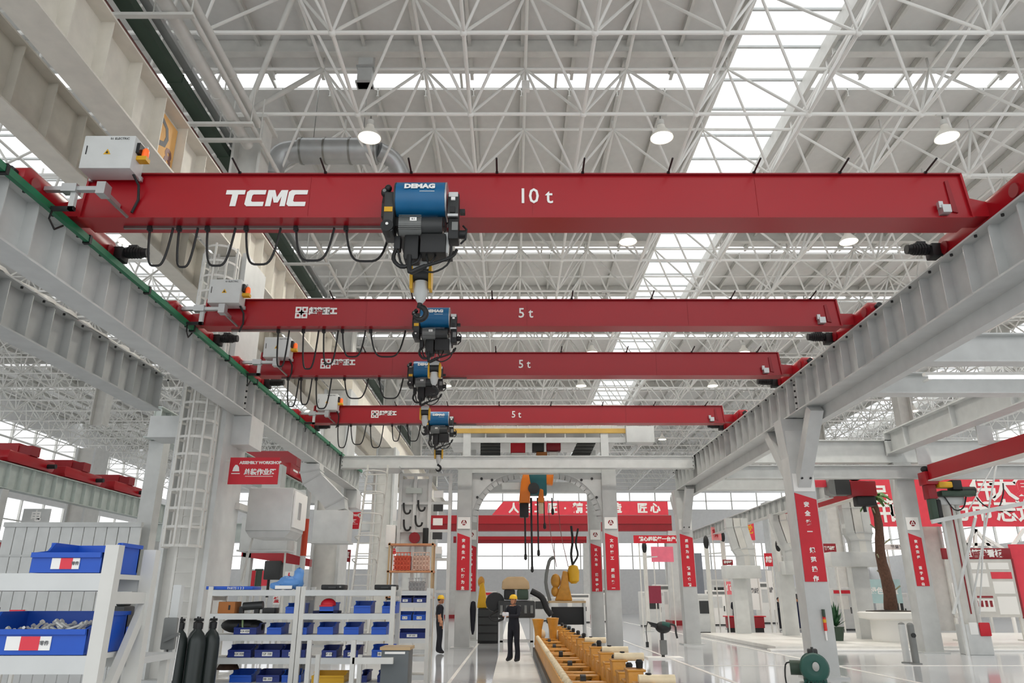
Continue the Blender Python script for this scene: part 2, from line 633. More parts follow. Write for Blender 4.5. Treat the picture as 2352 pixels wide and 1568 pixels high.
RZ = 5.83          # underside of the crane runways
RH = 0.87
rw_l = runway('crane_runway', 'pale grey stiffened runway beam with a green conductor bar along its rail', -6.5, -2, 30.9, RZ, RH, 0.42, 0.42, LGREY, 0.63, (1, -1), (2, 31), bolt_side=1)
cond = MB()
cond.bb(0.205, 0.275, 0, 32.9, RH - 0.09, RH + 0.0).bb(0.19, 0.26, 0, 32.9, RH + 0.0, RH + 0.02)
cond.build('conductor_bar', GREEN, rw_l)
for k in range(12):
    MB().bb(0.18, 0.285, 8 + k * 1.9, 8.06 + k * 1.9, RH - 0.11, RH + 0.025).build('conductor_clamp', BLACK, rw_l)
rw_r = runway('crane_runway', 'light grey stiffened runway beam resting on the column with the red vertical sign', 6.92, -2, 30.9, RZ, RH, 0.4, 0.42, GREY, 0.63, (-1,), (3, 31), bolt_side=-1)
MB().bb(0.21, 0.40, 0, 32.9, -0.28, 0.02).build('edge_channel', LGREY, rw_r)
rw_2 = runway('crane_runway', 'grey runway beam with crumpled plastic wrap on top, behind the green-edged one', -8.5, -2, 17.0, RZ, RH, 0.42, 0.45, GREY, 0.63, (1,), (4, 17), rail=False, bolt_side=1)
wrap = MB()
pr = None
for k in range(120):
    y = k * 0.158
    h1, w1 = 0.05 + random.random() * 0.09, 0.16 + random.random() * 0.09
    ring = [(-w1, y, RH), (-w1 * .8, y, RH + h1 * .8), (random.uniform(-.06, .06), y, RH + h1 + 0.03), (w1 * .8, y, RH + h1 * .7), (w1, y, RH - 0.02)]
    if pr is not None:
        o = len(wrap.v)
        wrap.add(pr + ring, [(i, i + 1, i + 6, i + 5) for i in range(4)])
    pr = ring
WRAPM = mat('plastic_wrap', (240, 238, 232), 0.25, var=0.03)
wrap.build('plastic_wrap', WRAPM, rw_2)
runway('crane_runway', 'pale green-grey runway beam behind the red hanging sign on the ladder column', -9.9, 20, 36, RZ, RH, 0.42, 0.42, PALEGREEN, 0.63, (1,), (20, 36))
rw_far = runway('crane_runway', 'pale green-grey runway beam carrying three red crane ends', -20.5, 18, 45.5, RZ, RH + 0.15, 0.42, 0.42, PALEGREEN, 0.8, (1,), (20, 46))
rw_low = runway('crane_runway', 'thin grey stiffened runway beam across the next bay, beyond the red sign column', 12.0, 28.4, 60, 5.25, 0.62, 0.34, 0.34, GREY, 0.8, (-1,), (27, 60))

# bolted joint plates on the runways
for (rw, x, sgn) in ((rw_l, -6.5, 1), (rw_r, 6.92, -1)):
    for y in (17.4, 18.4):
        p = MB().bb(sgn * 0.012, sgn * 0.03, y + 2 - 0.12, y + 2 + 0.12, 0.06, RH - 0.06).build('joint_plate', GREY, rw)
        for k in range(5):
            MB().cyl((sgn * 0.03, y + 2, 0.14 + k * 0.15), (sgn * 0.06, y + 2, 0.14 + k * 0.15), 0.025, 8).build('bolt', BLACK, p)

# upper heavy girders on the hall columns
def big_girder(label, x, w, y0, y1, step):
    t = thing('crane_girder', label, 'girder', (x, y0, 9.95))
    for (nm, (a, b, c, d, e, f)) in ibeam_y(0, 0, y1 - y0, 0, 1.4, w, w, 0.04, 0.025):
        MB().bb(a, b, c, d, e, f).build(nm, CREAM, t)
    sm = MB().prism([(0.01, 0.04), (w / 2 - 0.05, 0.04), (w / 2 - 0.05, 1.36), (0.01, 1.36)], 'y', -0.012, 0.012).mesh('stiffener', CREAM)
    n = int((y1 - y0) / step)
    for i in range(n):
        y = i * step
        if 4 < y + y0 < 32:
            link('stiffener', sm, t, (0, y, 0))
    return t
bg1 = big_girder('deep cream plate girder carrying the orange bay sign', -7.3, 0.6, 0.05, 80, 1.05)
bg2 = big_girder('deep cream plate girder parallel to the one with the orange sign', -9.2, 0.5, -0.4, 80, 1.05)
MB().bb(-0.04, 0.04, 0, 79, 1.4, 1.47).build('rail', STEEL, bg1)
sg = thing('bay_sign', 'orange bay sign with grey D8 characters on the cream girder', 'sign', (-7.27, 13.2, 10.62))
MB().bb(-0.012, 0.02, -0.47, 0.47, -0.6, 0.6).build('board', SIGNORANGE, sg)
letters('lettering', 'D', 0.95, GREYINK, sg, (0.024, -0.17, 0.12), (R(90), 0, R(90)), 0.012)
letters('lettering', '8', 0.6, BROWNP, sg, (0.024, 0.24, -0.25), (R(90), 0, R(90)), 0.02)

# hall columns with stub to the roof
def hall_column(label, x, y, full=True):
    t = thing('hall_column', label, 'column', (x, y, 0))
    MB().bb(-0.45, 0.45, -0.55, 0.55, 0, 9.93).build('shaft', WHITE, t)
    for s in (-1, 1):
        MB().bb(s * 0.45, s * 0.56, -0.75, 0.75, 0, 9.93).build('flange', LGREY, t)
    MB().bb(-0.75, 0.75, -0.95, 0.95, 0, 0.05).build('base_plate', GREY, t, 0.0)
    up = MB()
    up.bb(-0.4, -0.33, -0.35, 0.35, 11.37, 14.3).bb(0.33, 0.4, -0.35, 0.35, 11.37, 14.3).bb(-0.33, 0.33, -0.03, 0.03, 11.37, 14.3)
    up.build('upper_post', WHITE, t)
    MB().bb(-0.5, 0.5, -0.5, 0.5, 14.2, 14.3).build('cap_plate', WHITE, t)
    if full:
        c1 = MB().bb(0.56, 1.0, -0.3, 0.62, 5.12, RZ - 0.01)
        c1.build('corbel', LGREY, t)
        c2 = MB().bb(-1.45, -0.56, -0.3, 0.5, 5.3, RZ - 0.01)
        c2.build('corbel', LGREY, t)
    return t
HC = -7.27
hc1 = hall_column('broad white hall column with the caged ladder on its face', HC, 17.75)
for (i, j) in ((-1, 0), (0, 0), (0, 1), (-1, 1)):
    tn = tnode(i, j)
    MB().tube([Vector((X0, Y0 + GRID, ZB)) - Vector((HC, 17.75, 0)), tn - Vector((HC, 17.75, 0))], .08, 10).build('roof_strut', WHITE, hc1)
hall_column('white hall column, second along from the caged ladder', HC, 30.6)
hall_column('white hall column, third along from the caged ladder', HC, 43.2)
hall_column('white hall column, fourth along from the caged ladder', HC, 55.8)
hall_column('white hall column, fifth along from the caged ladder', HC, 68.4)
for k, y in enumerate((43.2, 55.8, 68.4)):
    hall_column('white hall column in the far row behind the red banner, ' + ('first', 'second', 'third')[k], 23.4, y, False)
for k, (x, y) in enumerate(((-24.6, 30.6), (-24.6, 43.2), (-24.6, 55.8))):
    hall_column('white hall column beyond the red crane ends, ' + ('first', 'second', 'third')[k] + ' of its row', x, y, False)

# crane columns of the bay, with knee braces and vertical signs
LOGO_C = 'red round emblem'
def emblem(parent, x, z, y, s, m=DRED):
    """small ring-shaped mark with two leaves"""
    mb = MB()
    n = 14
    for k in range(n):
        if k in (3, 8, 12):
            continue
        a0, a1 = 2 * math.pi * k / n, 2 * math.pi * (k + 1) / n
        p = [(x + s * math.cos(a0), z + s * math.sin(a0)), (x + s * math.cos(a1), z + s * math.sin(a1)),
             (x + s * .55 * math.cos(a1), z + s * .55 * math.sin(a1)), (x + s * .55 * math.cos(a0), z + s * .55 * math.sin(a0))]
        mb.prism(p, 'y', y - 0.004, y)
    mb.prism([(x - s * .3, z - s * .3), (x + s * .3, z - s * .2), (x + s * .05, z + s * .35)], 'y', y - 0.004, y)
    return mb.build('emblem', m, parent)

def vertical_sign(label, x, yf, z0, z1, w, chars, tagz, grp=None):
    """slanted-top red sign with white characters, white plate with emblem above; stuck on a face at yf"""
    s = thing('column_sign', label, 'sign', (x, yf, z0))
    h = z1 - z0
    MB().prism([(-w / 2, 0), (w / 2, 0), (w / 2, h - 0.16), (-w / 2, h)], 'y', -0.012, 0).build('red_board', SIGNRED, s)
    n = len(chars)
    step = (h - 0.34) / max(1, n - 1)
    for k, c in enumerate(chars):
        if c != ' ':
            letters('lettering', c, step * 0.6, OFFWHITE, s, (0, -0.014, h - 0.28 - k * step), bold=0.006)
    pl = MB().bb(-w / 2, w / 2, -0.012, 0, tagz - z0, tagz - z0 + 0.42).build('white_plate', OFFWHITE, s)
    emblem(pl, 0, tagz - z0 + 0.22, -0.012, 0.1)
    return s

def crane_column(label, x, y, braces=True):
    t = thing('crane_column', label, 'column', (x, y, 0))
    MB().bb(-0.28, 0.28, -0.26, 0.26, 0, RZ - 0.32).build('shaft', GREY, t, 0.012)
    MB().bb(-0.42, 0.42, -0.4, 0.4, 0, 0.04).build('base_plate', GREY, t)
    MB().prism([(-0.28, RZ - 0.95), (0.28, RZ - 0.95), (0.36, RZ - 0.02), (-0.36, RZ - 0.02)], 'y', -0.25, 0.25).build('head', GREY, t)
    if braces:
        for s in (-1, 1):
            br = MB().beam((0, s * 0.2, RZ - 1.6), (0, s * 1.5, RZ - 0.06), 0.3, 0.28)
            b = br.build('knee_brace', GREY, t)
            for (dx, dz) in ((-0.1, -1.5), (0.1, -1.5)):
                MB().cyl((dx, s * 0.34, RZ + dz), (dx, s * 0.5, RZ + dz), 0.025, 8).build('bolt', BLACK, b)
        hp = []
        for k in range(9):
            a = R(90) * k / 8
            hp.append((0.26 + 0.9 * (1 - math.cos(a)), RZ - 0.02 - 0.9 * (1 - math.sin(a))))
        MB().prism([(0.25, RZ - 0.02), (0.25, RZ - 0.95)] + hp, 'x', -0.1, 0.1).build('haunch', GREY, t)
    return t
crane_column('grey crane column with knee braces beside the green motor', 6.92, 17.97)
vertical_sign('tall red vertical sign on the crane column beside the green motor', 6.92, 17.70, 2.02, 4.02, 0.5, '安全第一 规范操作', 4.05)
crane_column('grey crane column under the far end of the runway', 6.92, 30.6)
vertical_sign('red vertical sign on the column under the far runway end', 6.92, 30.33, 2.1, 4.1, 0.5, '质量为本 精益求精', 4.25)

# end beam between the two runways
eb = thing('end_beam', 'long pale grey beam joining the ends of both runways', 'beam', (0, 27.4, 6.2))
MB().bb(-6.28, 6.70, -0.12, 0.12, 0.03, 0.42).build('web_box', LGREY, eb)
MB().bb(-6.28, 6.70, -0.18, 0.18, 0, 0.03).bb(-6.28, 6.70, -0.18, 0.18, 0.42, 0.45).build('flange', LGREY, eb)
for x in (-6.27, 6.69):
    pl = MB().bb(x - 0.015, x + 0.015, -0.22, 0.22, -0.05, 0.47).build('end_plate', GREY, eb)
    for k in range(3):
        for s in (-1, 1):
            MB().cyl((x - 0.03 if x > 0 else x + 0.03, s * 0.2, 0.08 + k * 0.14), (x, s * 0.2, 0.08 + k * 0.14), 0.022, 8).build('bolt', BLACK, pl)

# ================================================================== BRIDGE CRANES
def poly_letters_tcmc(parent, x0, x1, z0, z1, y):
    """wide rounded block lettering"""
    W, H = x1 - x0, z1 - z0
    lw = W / 4.18
    t = H * 0.27
    sl = 0.10
    def P(i, px, pz):
        zz = pz * H
        return (x0 + i * lw * 1.06 + px * lw + (zz - H / 2) * sl, z0 + zz)
    tz = 0.27
    def poly(i, pts):
        return [P(i, a, b) for a, b in pts]
    MB().prism(poly(0, [(0, 1), (0, 1 - tz), (.33, 1 - tz), (.33, 0), (.63, 0), (.63, 1 - tz), (.96, 1 - tz), (.96, 1)]), 'y', y - 0.006, y).build('letter_t', OFFWHITE, parent)
    cpts = [(.95, 1), (.12, 1), (0, .88), (0, .12), (.12, 0), (.95, 0), (.95, tz), (.36, tz), (.3, tz + .06), (.3, 1 - tz - .06), (.36, 1 - tz), (.95, 1 - tz)]
    MB().prism(poly(1, cpts), 'y', y - 0.006, y).build('letter_c', OFFWHITE, parent)
    MB().prism(poly(2, [(0, 0), (0, 1), (.34, 1), (.5, .55), (.66, 1), (1, 1), (1, 0), (.73, 0), (.73, .62), (.6, .22), (.4, .22), (.27, .62), (.27, 0)]), 'y', y - 0.006, y).build('letter_m', OFFWHITE, parent)
    MB().prism(poly(3, cpts), 'y', y - 0.006, y).build('letter_c', OFFWHITE, parent)

def cjk_logo(parent, x0, x1, z0, z1, y):
    h = z1 - z0
    mb = MB()
    for (a, b) in ((0, 0), (1, 0), (0, 1), (1, 1)):
        cx, cz = x0 + h * (.25 + a * .52), z0 + h * (.25 + b * .52)
        r = h * .24
        q = h * .09
        sx, sz = (1 if a == 0 else -1), (1 if b == 0 else -1)
        mb.prism([(cx - r, cz - r), (cx + r, cz - r), (cx + r, cz + r), (cx - r, cz + r)][::1], 'y', y - 0.005, y)
        mb.prism([(cx + sx * r * .2, cz + sz * r * .2), (cx + sx * (r + q), cz + sz * r * .2), (cx + sx * (r + q), cz + sz * (r + q)), (cx + sx * r * .2, cz + sz * (r + q))], 'y', y - 0.0052, y)
    mb.build('emblem', OFFWHITE, parent)
    mb2 = MB()
    for (a, b) in ((0, 0), (1, 0), (0, 1), (1, 1)):
        cx, cz = x0 + h * (.25 + a * .52), z0 + h * (.25 + b * .52)
        mb2.prism([(cx - h * .1, cz - h * .1), (cx + h * .1, cz - h * .1), (cx + h * .1, cz + h * .1), (cx - h * .1, cz + h * .1)], 'y', y - 0.008, y)
    mb2.build('emblem_hole', RED, parent)
    n = 4
    cw = (x1 - x0 - h * 1.15) / n
    for k, c in enumerate('起华重工'):
        letters('lettering', c, cw * 1.12, OFFWHITE, parent, (x0 + h * 1.15 + (k + .5) * cw, y - 0.004, z0 + h * .6), bold=0.012)

def cable_loop(x0, x1, y, ztop, drop, r=0.016):
    pts = []
    n = 16
    for k in range(n + 1):
        a = k / n
        s = 2 * a - 1
        pts.append((x0 + (x1 - x0) * (0.5 + 0.5 * math.copysign(abs(s) ** 0.62, s)), y, ztop - drop * (1 - abs(s) ** 2.6)))
    return pts

def end_carriage(parent, sx, xc, ylen, yc, s):
    """box carriage lying along the rail, wheel bulges, buffer, drive motor pointing into the bay"""
    h = 0.30 * s
    w = 0.26
    y0, y1 = yc - ylen / 2, yc + ylen / 2
    prof = [(y0 + 0.14, 0.0), (y0, 0.09), (y0, h - 0.08), (y0 + 0.1, h), (y1 - 0.1, h), (y1, h - 0.08), (y1, 0.09), (y1 - 0.14, 0.0)]
    c = MB().prism(prof, 'x', xc - w / 2, xc + w / 2).build('end_carriage', RED, parent, 0.02)
    for y in (y0 - 0.001, y1 + 0.001):
        d = -1 if y < yc else 1
        MB().cyl((xc, y, h * .5), (xc, y + d * 0.1, h * .5), 0.055, 12).build('buffer', BLACK, c)
    for y in (y0 + 0.22, y1 - 0.22):
        MB().cyl((xc - sx * (w / 2 + 0.03), y, 0.1), (xc - sx * (w / 2 - 0.02), y, 0.1), 0.1, 18).build('wheel_hub', DRED, c)
    ym = y1 - 0.02
    xi = xc - sx * w / 2
    g = MB().bb(min(xi - sx * 0.16, xi), max(xi - sx * 0.16, xi), ym - 0.13, ym + 0.1, 0.0, 0.22).build('drive_gearbox', BLACK, c, 0.02)
    mm = MB()
    mm.cyl((xi - sx * 0.15, ym, 0.16), (xi - sx * 0.42, ym, 0.16), 0.085, 16)
    mm.cyl((xi - sx * 0.42, ym, 0.16), (xi - sx * 0.5, ym, 0.16), 0.075, 16)
    for k in range(5):
        mm.cyl((xi - sx * (0.19 + k * 0.045), ym, 0.16), (xi - sx * (0.205 + k * 0.045), ym, 0.16), 0.096, 16)
    mm.bb(min(xi - sx * .2, xi - sx * .34), max(xi - sx * .2, xi - sx * .34), ym - .05, ym + .05, .22, .28)
    mm.build('drive_motor', BLACK, c)
    return c

def crane(label, yf, w, h, logo, cap, cap_x, cap_h, loops, cab, logo_x, s):
    xl, xr = -6.1, 6.5
    t = thing('bridge_crane', label, 'crane', (0, yf, 6.753), 0, 'red bridge cranes over the bay')
    taper = 0.16 * h
    MB().prism([(xl, 0.0), (xr, 0.0), (xr - 0.05, h), (xl + 0.04, h)], 'y', 0.02, w).build('girder', RED, t)
    MB().bb(xl + 0.02, xr - 0.03, -0.03, w + 0.03, h, h + 0.02).build('top_flange', DRED, t)
    MB().bb(xl, xr, -0.01, w + 0.03, -0.02, 0.0).build('bottom_flange', RED, t)
    for x in (-2.9, 0.3, 3.5):
        MB().bb(x - 0.004, x + 0.004, 0.012, 0.02, 0.01, h - 0.01).build('weld_seam', RED, t)
    # connections to the carriages, rib near the end
    MB().prism([(xr, 0.03), (6.79, 0.03), (6.79, 0.26), (xr, h * 0.5)], 'y', 0.05, w - 0.03).build('end_connection', RED, t)
    MB().prism([(xr, -0.02), (xr + 0.03, -0.02), (xr - 0.02, h + 0.01), (xr - 0.05, h + 0.01)], 'y', -0.02, w + 0.02).build('end_plate', RED, t)
    MB().prism([(xl, 0.03), (-6.37, 0.03), (-6.37, 0.26), (xl, h * 0.5)], 'y', 0.05, w - 0.03).build('end_connection', RED, t)
    MB().prism([(xl, -0.02), (xl - 0.03, -0.02), (xl + 0.01, h + 0.01), (xl + 0.04, h + 0.01)], 'y', -0.02, w + 0.02).build('end_plate', RED, t)
    MB().prism([(xr - 0.26, 0.08), (xr - 0.18, 0.06), (xr - 0.23, h - 0.08), (xr - 0.28, h - 0.1)], 'y', -0.004, 0.02).build('end_rib', DRED, t)
    yc = w / 2 + 0.1
    end_carriage(t, 1, 6.92, 2.15 * s, yc, s)
    end_carriage(t, -1, -6.5, 2.4 * s, yc, s)
    # black cable brackets sticking out of the top edge
    br = MB().cyl((0, 0, 0), (0, -0.33, 0.035), 0.014, 8).bb(-0.02, 0.02, -0.03, 0.05, -0.015, 0.015).mesh('cable_bracket', BLACK)
    n = 10 if s > 0.9 else 8
    for k in range(n):
        x = xl + 0.95 + k * (xr - xl - 1.5) / (n - 1)
        if abs(x - cab[0]) > 0.6:
            link('cable_bracket', br, t, (x, -0.02, h + 0.02))
    # lettering
    if logo == 'tcmc':
        poly_letters_tcmc(t, logo_x[0], logo_x[1], 0.17, 0.43, 0.014)
    else:
        cjk_logo(t, logo_x[0], logo_x[1], h * .28, h * .74, 0.014)
    letters('lettering', cap, cap_h, OFFWHITE, t, (cap_x, 0.012, h * .5 - 0.01), bold=0.003, wide=0.92)
    # control cabinet hung on the girder front near its end
    cx, cw, ch, cz = cab
    c = MB().bb(cx - cw / 2, cx + cw / 2, -0.36, -0.04, cz, cz + ch).build('control_cabinet', LGREY, t, 0.012)
    MB().prism([(cx - .05, cz + ch * .42), (cx + .05, cz + ch * .42), (cx, cz + ch * .42 + .085)], 'y', -0.365, -0.358).build('warning_label', YELLOW, c)
    MB().prism([(cx - .018, cz + ch * .42 + .015), (cx + .018, cz + ch * .42 + .015), (cx, cz + ch * .42 + .055)], 'y', -0.37, -0.358).build('warning_symbol', INK, c)
    letters('lettering', '01 ELECTRIC', ch * .09, INK, c, (cx + cw * .2, -0.361, cz + ch * .9))
    MB().bb(cx - cw * .42, cx - cw * .405, -0.368, -0.355, cz + ch * .42, cz + ch * .68).build('door_handle', INK, c)
    for (ax, az) in ((-1, 1), (1, 1), (-1, 0), (1, 0)):
        MB().bb(cx + ax * cw * .5 - .02, cx + ax * cw * .5 + .02, -0.06, -0.02, cz + az * (ch - .03) - .02, cz + az * (ch - .03) + .05).build('mounting_lug', SILVER, c)
    MB().bb(cx - cw / 2 + .05, cx + cw / 2 - .05, -0.045, 0.03, cz + 0.02, cz + 0.09).build('hanger', RED, c)
    b = MB().lathe([(0.045, 0), (0.05, 0.05), (0.045, 0.12), (0.02, 0.15)], (cx + cw / 2 + 0.09, -0.2, cz + ch * .5), 14).build('beacon', BEACON, c)
    MB().bb(cx + cw / 2, cx + cw / 2 + 0.14, -0.26, -0.14, cz + ch * .38, cz + ch * .5).build('beacon_bracket', YELLOW, c)
    MB().bb(cx + cw / 2 + .002, cx + cw / 2 + .05, -0.3, -0.18, cz + ch * .55, cz + ch * .85).build('horn', BLACK, c)
    MB().tube([(cx + cw / 2 - .03, -.2, cz), (cx + cw / 2 + .02, -.1, cz - .12), (cx + cw / 2, -.01, cz - .3), (cx + cw / 2 - .06, -.01, cz - ch * .95)], 0.018, 8).build('cabinet_cable', BLACK, c)
    # current collector arm reaching to the conductor bar
    ca = MB().bb(-6.35, -5.55, -0.5, -0.42, 0.13, 0.19).bb(-6.1, -5.9, -0.53, -0.4, 0.1, 0.22).bb(-5.62, -5.5, -0.54, -0.38, 0.06, 0.24).build('collector_arm', SILVER, t)
    MB().bb(-5.98, -5.91, -0.49, -0.43, -0.16, 0.13).build('collector_post', LGREY, ca)
    MB().bb(-6.21, -5.9, -0.49, -0.43, -0.16, -0.11).build('collector_shoe', BLACK, ca)
    MB().bb(-5.62, -5.56, -0.42, 0.0, 0.13, 0.19).build('arm_bracket', SILVER, ca)
    MB().tube([(-6.2, -0.46, -0.17), (-6.15, -0.55, -0.33), (-6.22, -0.3, -0.36), (-6.25, -0.1, -0.2)], 0.014, 6).build('collector_cable', BLACK, ca)
    MB().beam((-5.56, -0.42, 0.1), (-5.4, -0.05, -0.04), 0.03, 0.03).build('stay', STEEL, ca)
    # limit switch by the other end
    MB().bb(6.05, 6.17, -0.1, 0.02, 0.02, 0.14).bb(6.02, 6.08, -0.08, -0.02, 0.1, 0.2).build('limit_switch', SILVER, t)
    # festoon cables
    MB().bb(xl + 0.5, -1.1, w * .55, w * .55 + 0.04, -0.06, -0.02).build('festoon_track', STEEL, t)
    for (a, b2, d) in loops:
        cme = MB().tube(cable_loop(a, b2, w * .57, -0.05, d), 0.017, 7)
        cme.build('festoon_cable', BLACK, t)
        MB().bb(a - .03, a + .03, w * .57 - .03, w * .57 + .03, -0.1, -0.03).build('cable_trolley', BLACK, t)
    return t

def hoist(label, x, yf, w, s, hookz, name_txt=True):
    """low-headroom rope hoist hanging in front of and under the girder; origin at the girder's lower front edge"""
    t = thing('rope_hoist', label, 'hoist', (x, yf, 6.75), 0, 'blue drum hoists on the red cranes')
    S = s
    y = -0.36 * S
    # blue drum cover: rounded front, flat back
    prof = []
    for k in range(13):
        a = R(100) + R(170) * k / 12
        prof.append((y + 0.23 * S * math.cos(a), 0.05 * S + 0.25 * S * math.sin(a)))
    prof += [(y + 0.16 * S, -0.2 * S), (y + 0.16 * S, 0.3 * S)]
    d = MB().prism(prof, 'x', -0.33 * S, 0.34 * S).build('drum_cover', BLUE, t)
    for xx in (-0.335 * S, 0.345 * S):
        MB().prism([(p[0] * 1.0, p[1]) for p in prof], 'x', xx - 0.012 * S, xx + 0.012 * S).build('cover_rim', SILVER if xx > 0 else DARK, d)
    a = R(158)
    letters('lettering', 'DEMAG', 0.105 * S, OFFWHITE, d, (0.0, y - 0.232 * S, 0.135 * S), (R(76), 0, 0), bold=0.006 * S, wide=1.15)
    MB().bb(-0.0 * S, 0.2 * S, y - 0.236 * S, y - 0.225 * S, 0.058 * S, 0.064 * S).build('underline', OFFWHITE, d)
    # hoist motor
    m1 = MB().cyl((-0.27 * S, y - 0.03 * S, -0.37 * S), (0.03 * S, y - 0.03 * S, -0.37 * S), 0.135 * S, 20).build('motor_housing', MIDGREY, t)
    MB().cyl((0.03 * S, y - 0.03 * S, -0.37 * S), (0.31 * S, y - 0.03 * S, -0.37 * S), 0.132 * S, 20).build('motor_fan_cover', DARK, t)
    fins = MB()
    for k in range(9):
        fins.bb(-0.27 * S, 0.03 * S, y - 0.168 * S, y - 0.15 * S, (-0.47 + k * 0.025) * S, (-0.463 + k * 0.025) * S)
    fins.build('cooling_rib', MIDGREY, m1)
    MB().bb(-0.12 * S, -0.03 * S, y - 0.172 * S, y - 0.16 * S, -0.35 * S, -0.3 * S).build('rating_plate', OFFWHITE, m1)
    letters('lettering', '0.1', 0.035 * S, INK, m1, (-0.075 * S, y - 0.174 * S, -0.325 * S))
    # gearbox on one side
    g = MB().prism([(y - 0.16 * S, -0.5 * S), (y + 0.2 * S, -0.5 * S), (y + 0.2 * S, 0.12 * S), (y - 0.05 * S, 0.16 * S), (y - 0.16 * S, 0.08 * S)], 'x', -0.48 * S, -0.345 * S).build('gearbox', DARK, t, 0.015 * S)
    MB().bb(-0.47 * S, -0.36 * S, y - 0.172 * S, y - 0.158 * S, -0.21 * S, -0.14 * S).build('yellow_label', YELLOW, g)
    MB().cyl((-0.42 * S, y - 0.18 * S, -0.42 * S), (-0.42 * S, y + 0.02 * S, -0.42 * S), 0.085 * S, 16).build('gear_cover', BLACK, g)
    MB().cyl((-0.42 * S, y - 0.19 * S, -0.4 * S), (-0.42 * S, y - 0.178 * S, -0.4 * S), 0.02 * S, 10).build('oil_plug', OFFWHITE, g)
    MB().bb(-0.53 * S, -0.47 * S, y - 0.05 * S, y + 0.08 * S, -0.22 * S, -0.02 * S).build('terminal_block', BLACK, g)
    cl = MB()
    cl.ball((-0.5 * S, y - 0.02 * S, 0.16 * S), (0.055 * S, 0.06 * S, 0.07 * S), 12, 8)
    cl.ball((-0.455 * S, y - 0.04 * S, 0.215 * S), (0.05 * S, 0.05 * S, 0.055 * S), 12, 8)
    cl.tube([(-0.5 * S, y, 0.12 * S), (-0.51 * S, y, 0.02 * S), (-0.49 * S, y, -0.1 * S)], 0.03 * S, 8)
    cl.build('travel_motor', BLACK, t)
    MB().cyl((-0.5 * S, y - 0.085 * S, 0.16 * S), (-0.5 * S, y - 0.07 * S, 0.16 * S), 0.025 * S, 10).build('motor_cap', MIDGREY, t)
    # control box on the other side
    c = MB().prism([(y - 0.17 * S, -0.26 * S), (y + 0.06 * S, -0.26 * S), (y + 0.06 * S, 0.1 * S), (y - 0.12 * S, 0.1 * S)], 'x', 0.37 * S, 0.525 * S).build('control_box', DARK, t, 0.018 * S)
    MB().bb(0.385 * S, 0.51 * S, y - 0.145 * S, y - 0.12 * S, 0.03 * S, 0.098 * S).build('grey_label', LGREY, c)
    MB().bb(0.42 * S, 0.475 * S, y - 0.162 * S, y - 0.13 * S, -0.03 * S, 0.015 * S).build('white_label', OFFWHITE, c)
    MB().bb(0.41 * S, 0.48 * S, y - 0.185 * S, y - 0.15 * S, -0.23 * S, -0.14 * S).build('latch', BLACK, c)
    MB().bb(0.38 * S, 0.52 * S, y - 0.18 * S, y - 0.14 * S, -0.285 * S, -0.25 * S).build('trim_strip', SILVER, c)
    MB().bb(0.39 * S, 0.53 * S, y - 0.14 * S, y + 0.1 * S, -0.6 * S, -0.29 * S).build('lower_gearbox', BLACK, t, 0.02 * S)
    MB().bb(0.44 * S, 0.52 * S, y - 0.155 * S, y - 0.138 * S, -0.48 * S, -0.36 * S).build('grey_plate', MIDGREY, t)
    MB().cyl((0.53 * S, y, -0.47 * S), (0.62 * S, y, -0.47 * S), 0.06 * S, 14).build('brake_cover', BLACK, t)
    MB().tube([(0.58 * S, y - .02, -0.35 * S), (0.63 * S, y - .05, -0.42 * S), (0.62 * S, y - .05, -0.56 * S), (0.55 * S, y - .02, -0.62 * S)], 0.014 * S, 7).build('side_cable', BLACK, t)
    MB().bb(0.53 * S, 0.6 * S, y - 0.02 * S, y + 0.06 * S, -0.15 * S, -0.09 * S).build('end_knob', BLACK, t)
    # trolley frame passing under the girder with wheels on the bottom flange
    tr = MB()
    for xx in (-0.3 * S, 0.28 * S):
        tr.bb(xx - 0.05 * S, xx + 0.05 * S, -0.36 * S, w + 0.3 * S, -0.34 * S, -0.16 * S)
    f = tr.build('trolley_beam', BLACK, t, 0.01 * S)
    MB().bb(-0.36 * S, 0.36 * S, w + 0.12 * S, w + 0.3 * S, -0.36 * S, 0.12 * S).build('counterweight', DARK, t, 0.01 * S)
    for xx in (-0.3 * S, 0.28 * S):
        for yy in (-0.03, w + 0.05):
            MB().cyl((xx, yy - 0.05 * S, -0.105 * S - .01), (xx, yy + 0.05 * S, -0.105 * S - .01), 0.075 * S, 16).build('wheel', DARK, f)
    MB().bb(0.02 * S, 0.36 * S, y - 0.1 * S, y + 0.2 * S, -0.78 * S, -0.5 * S).build('resistor_box', BLACK, t, 0.015 * S)
    MB().bb(-0.2 * S, -0.0 * S, y - 0.06 * S, y + 0.18 * S, -0.86 * S, -0.48 * S).build('rope_guide', BLACK, t, 0.03 * S)
    MB().bb(-0.34 * S, -0.25 * S, y - 0.04 * S, y + 0.1 * S, -0.7 * S, -0.5 * S).build('limit_switch', BLACK, t, 0.02 * S)
    MB().bb(0.33 * S, 0.39 * S, y - 0.02 * S, y + 0.08 * S, -0.75 * S, -0.45 * S).build('rope_anchor', LGREY, t)
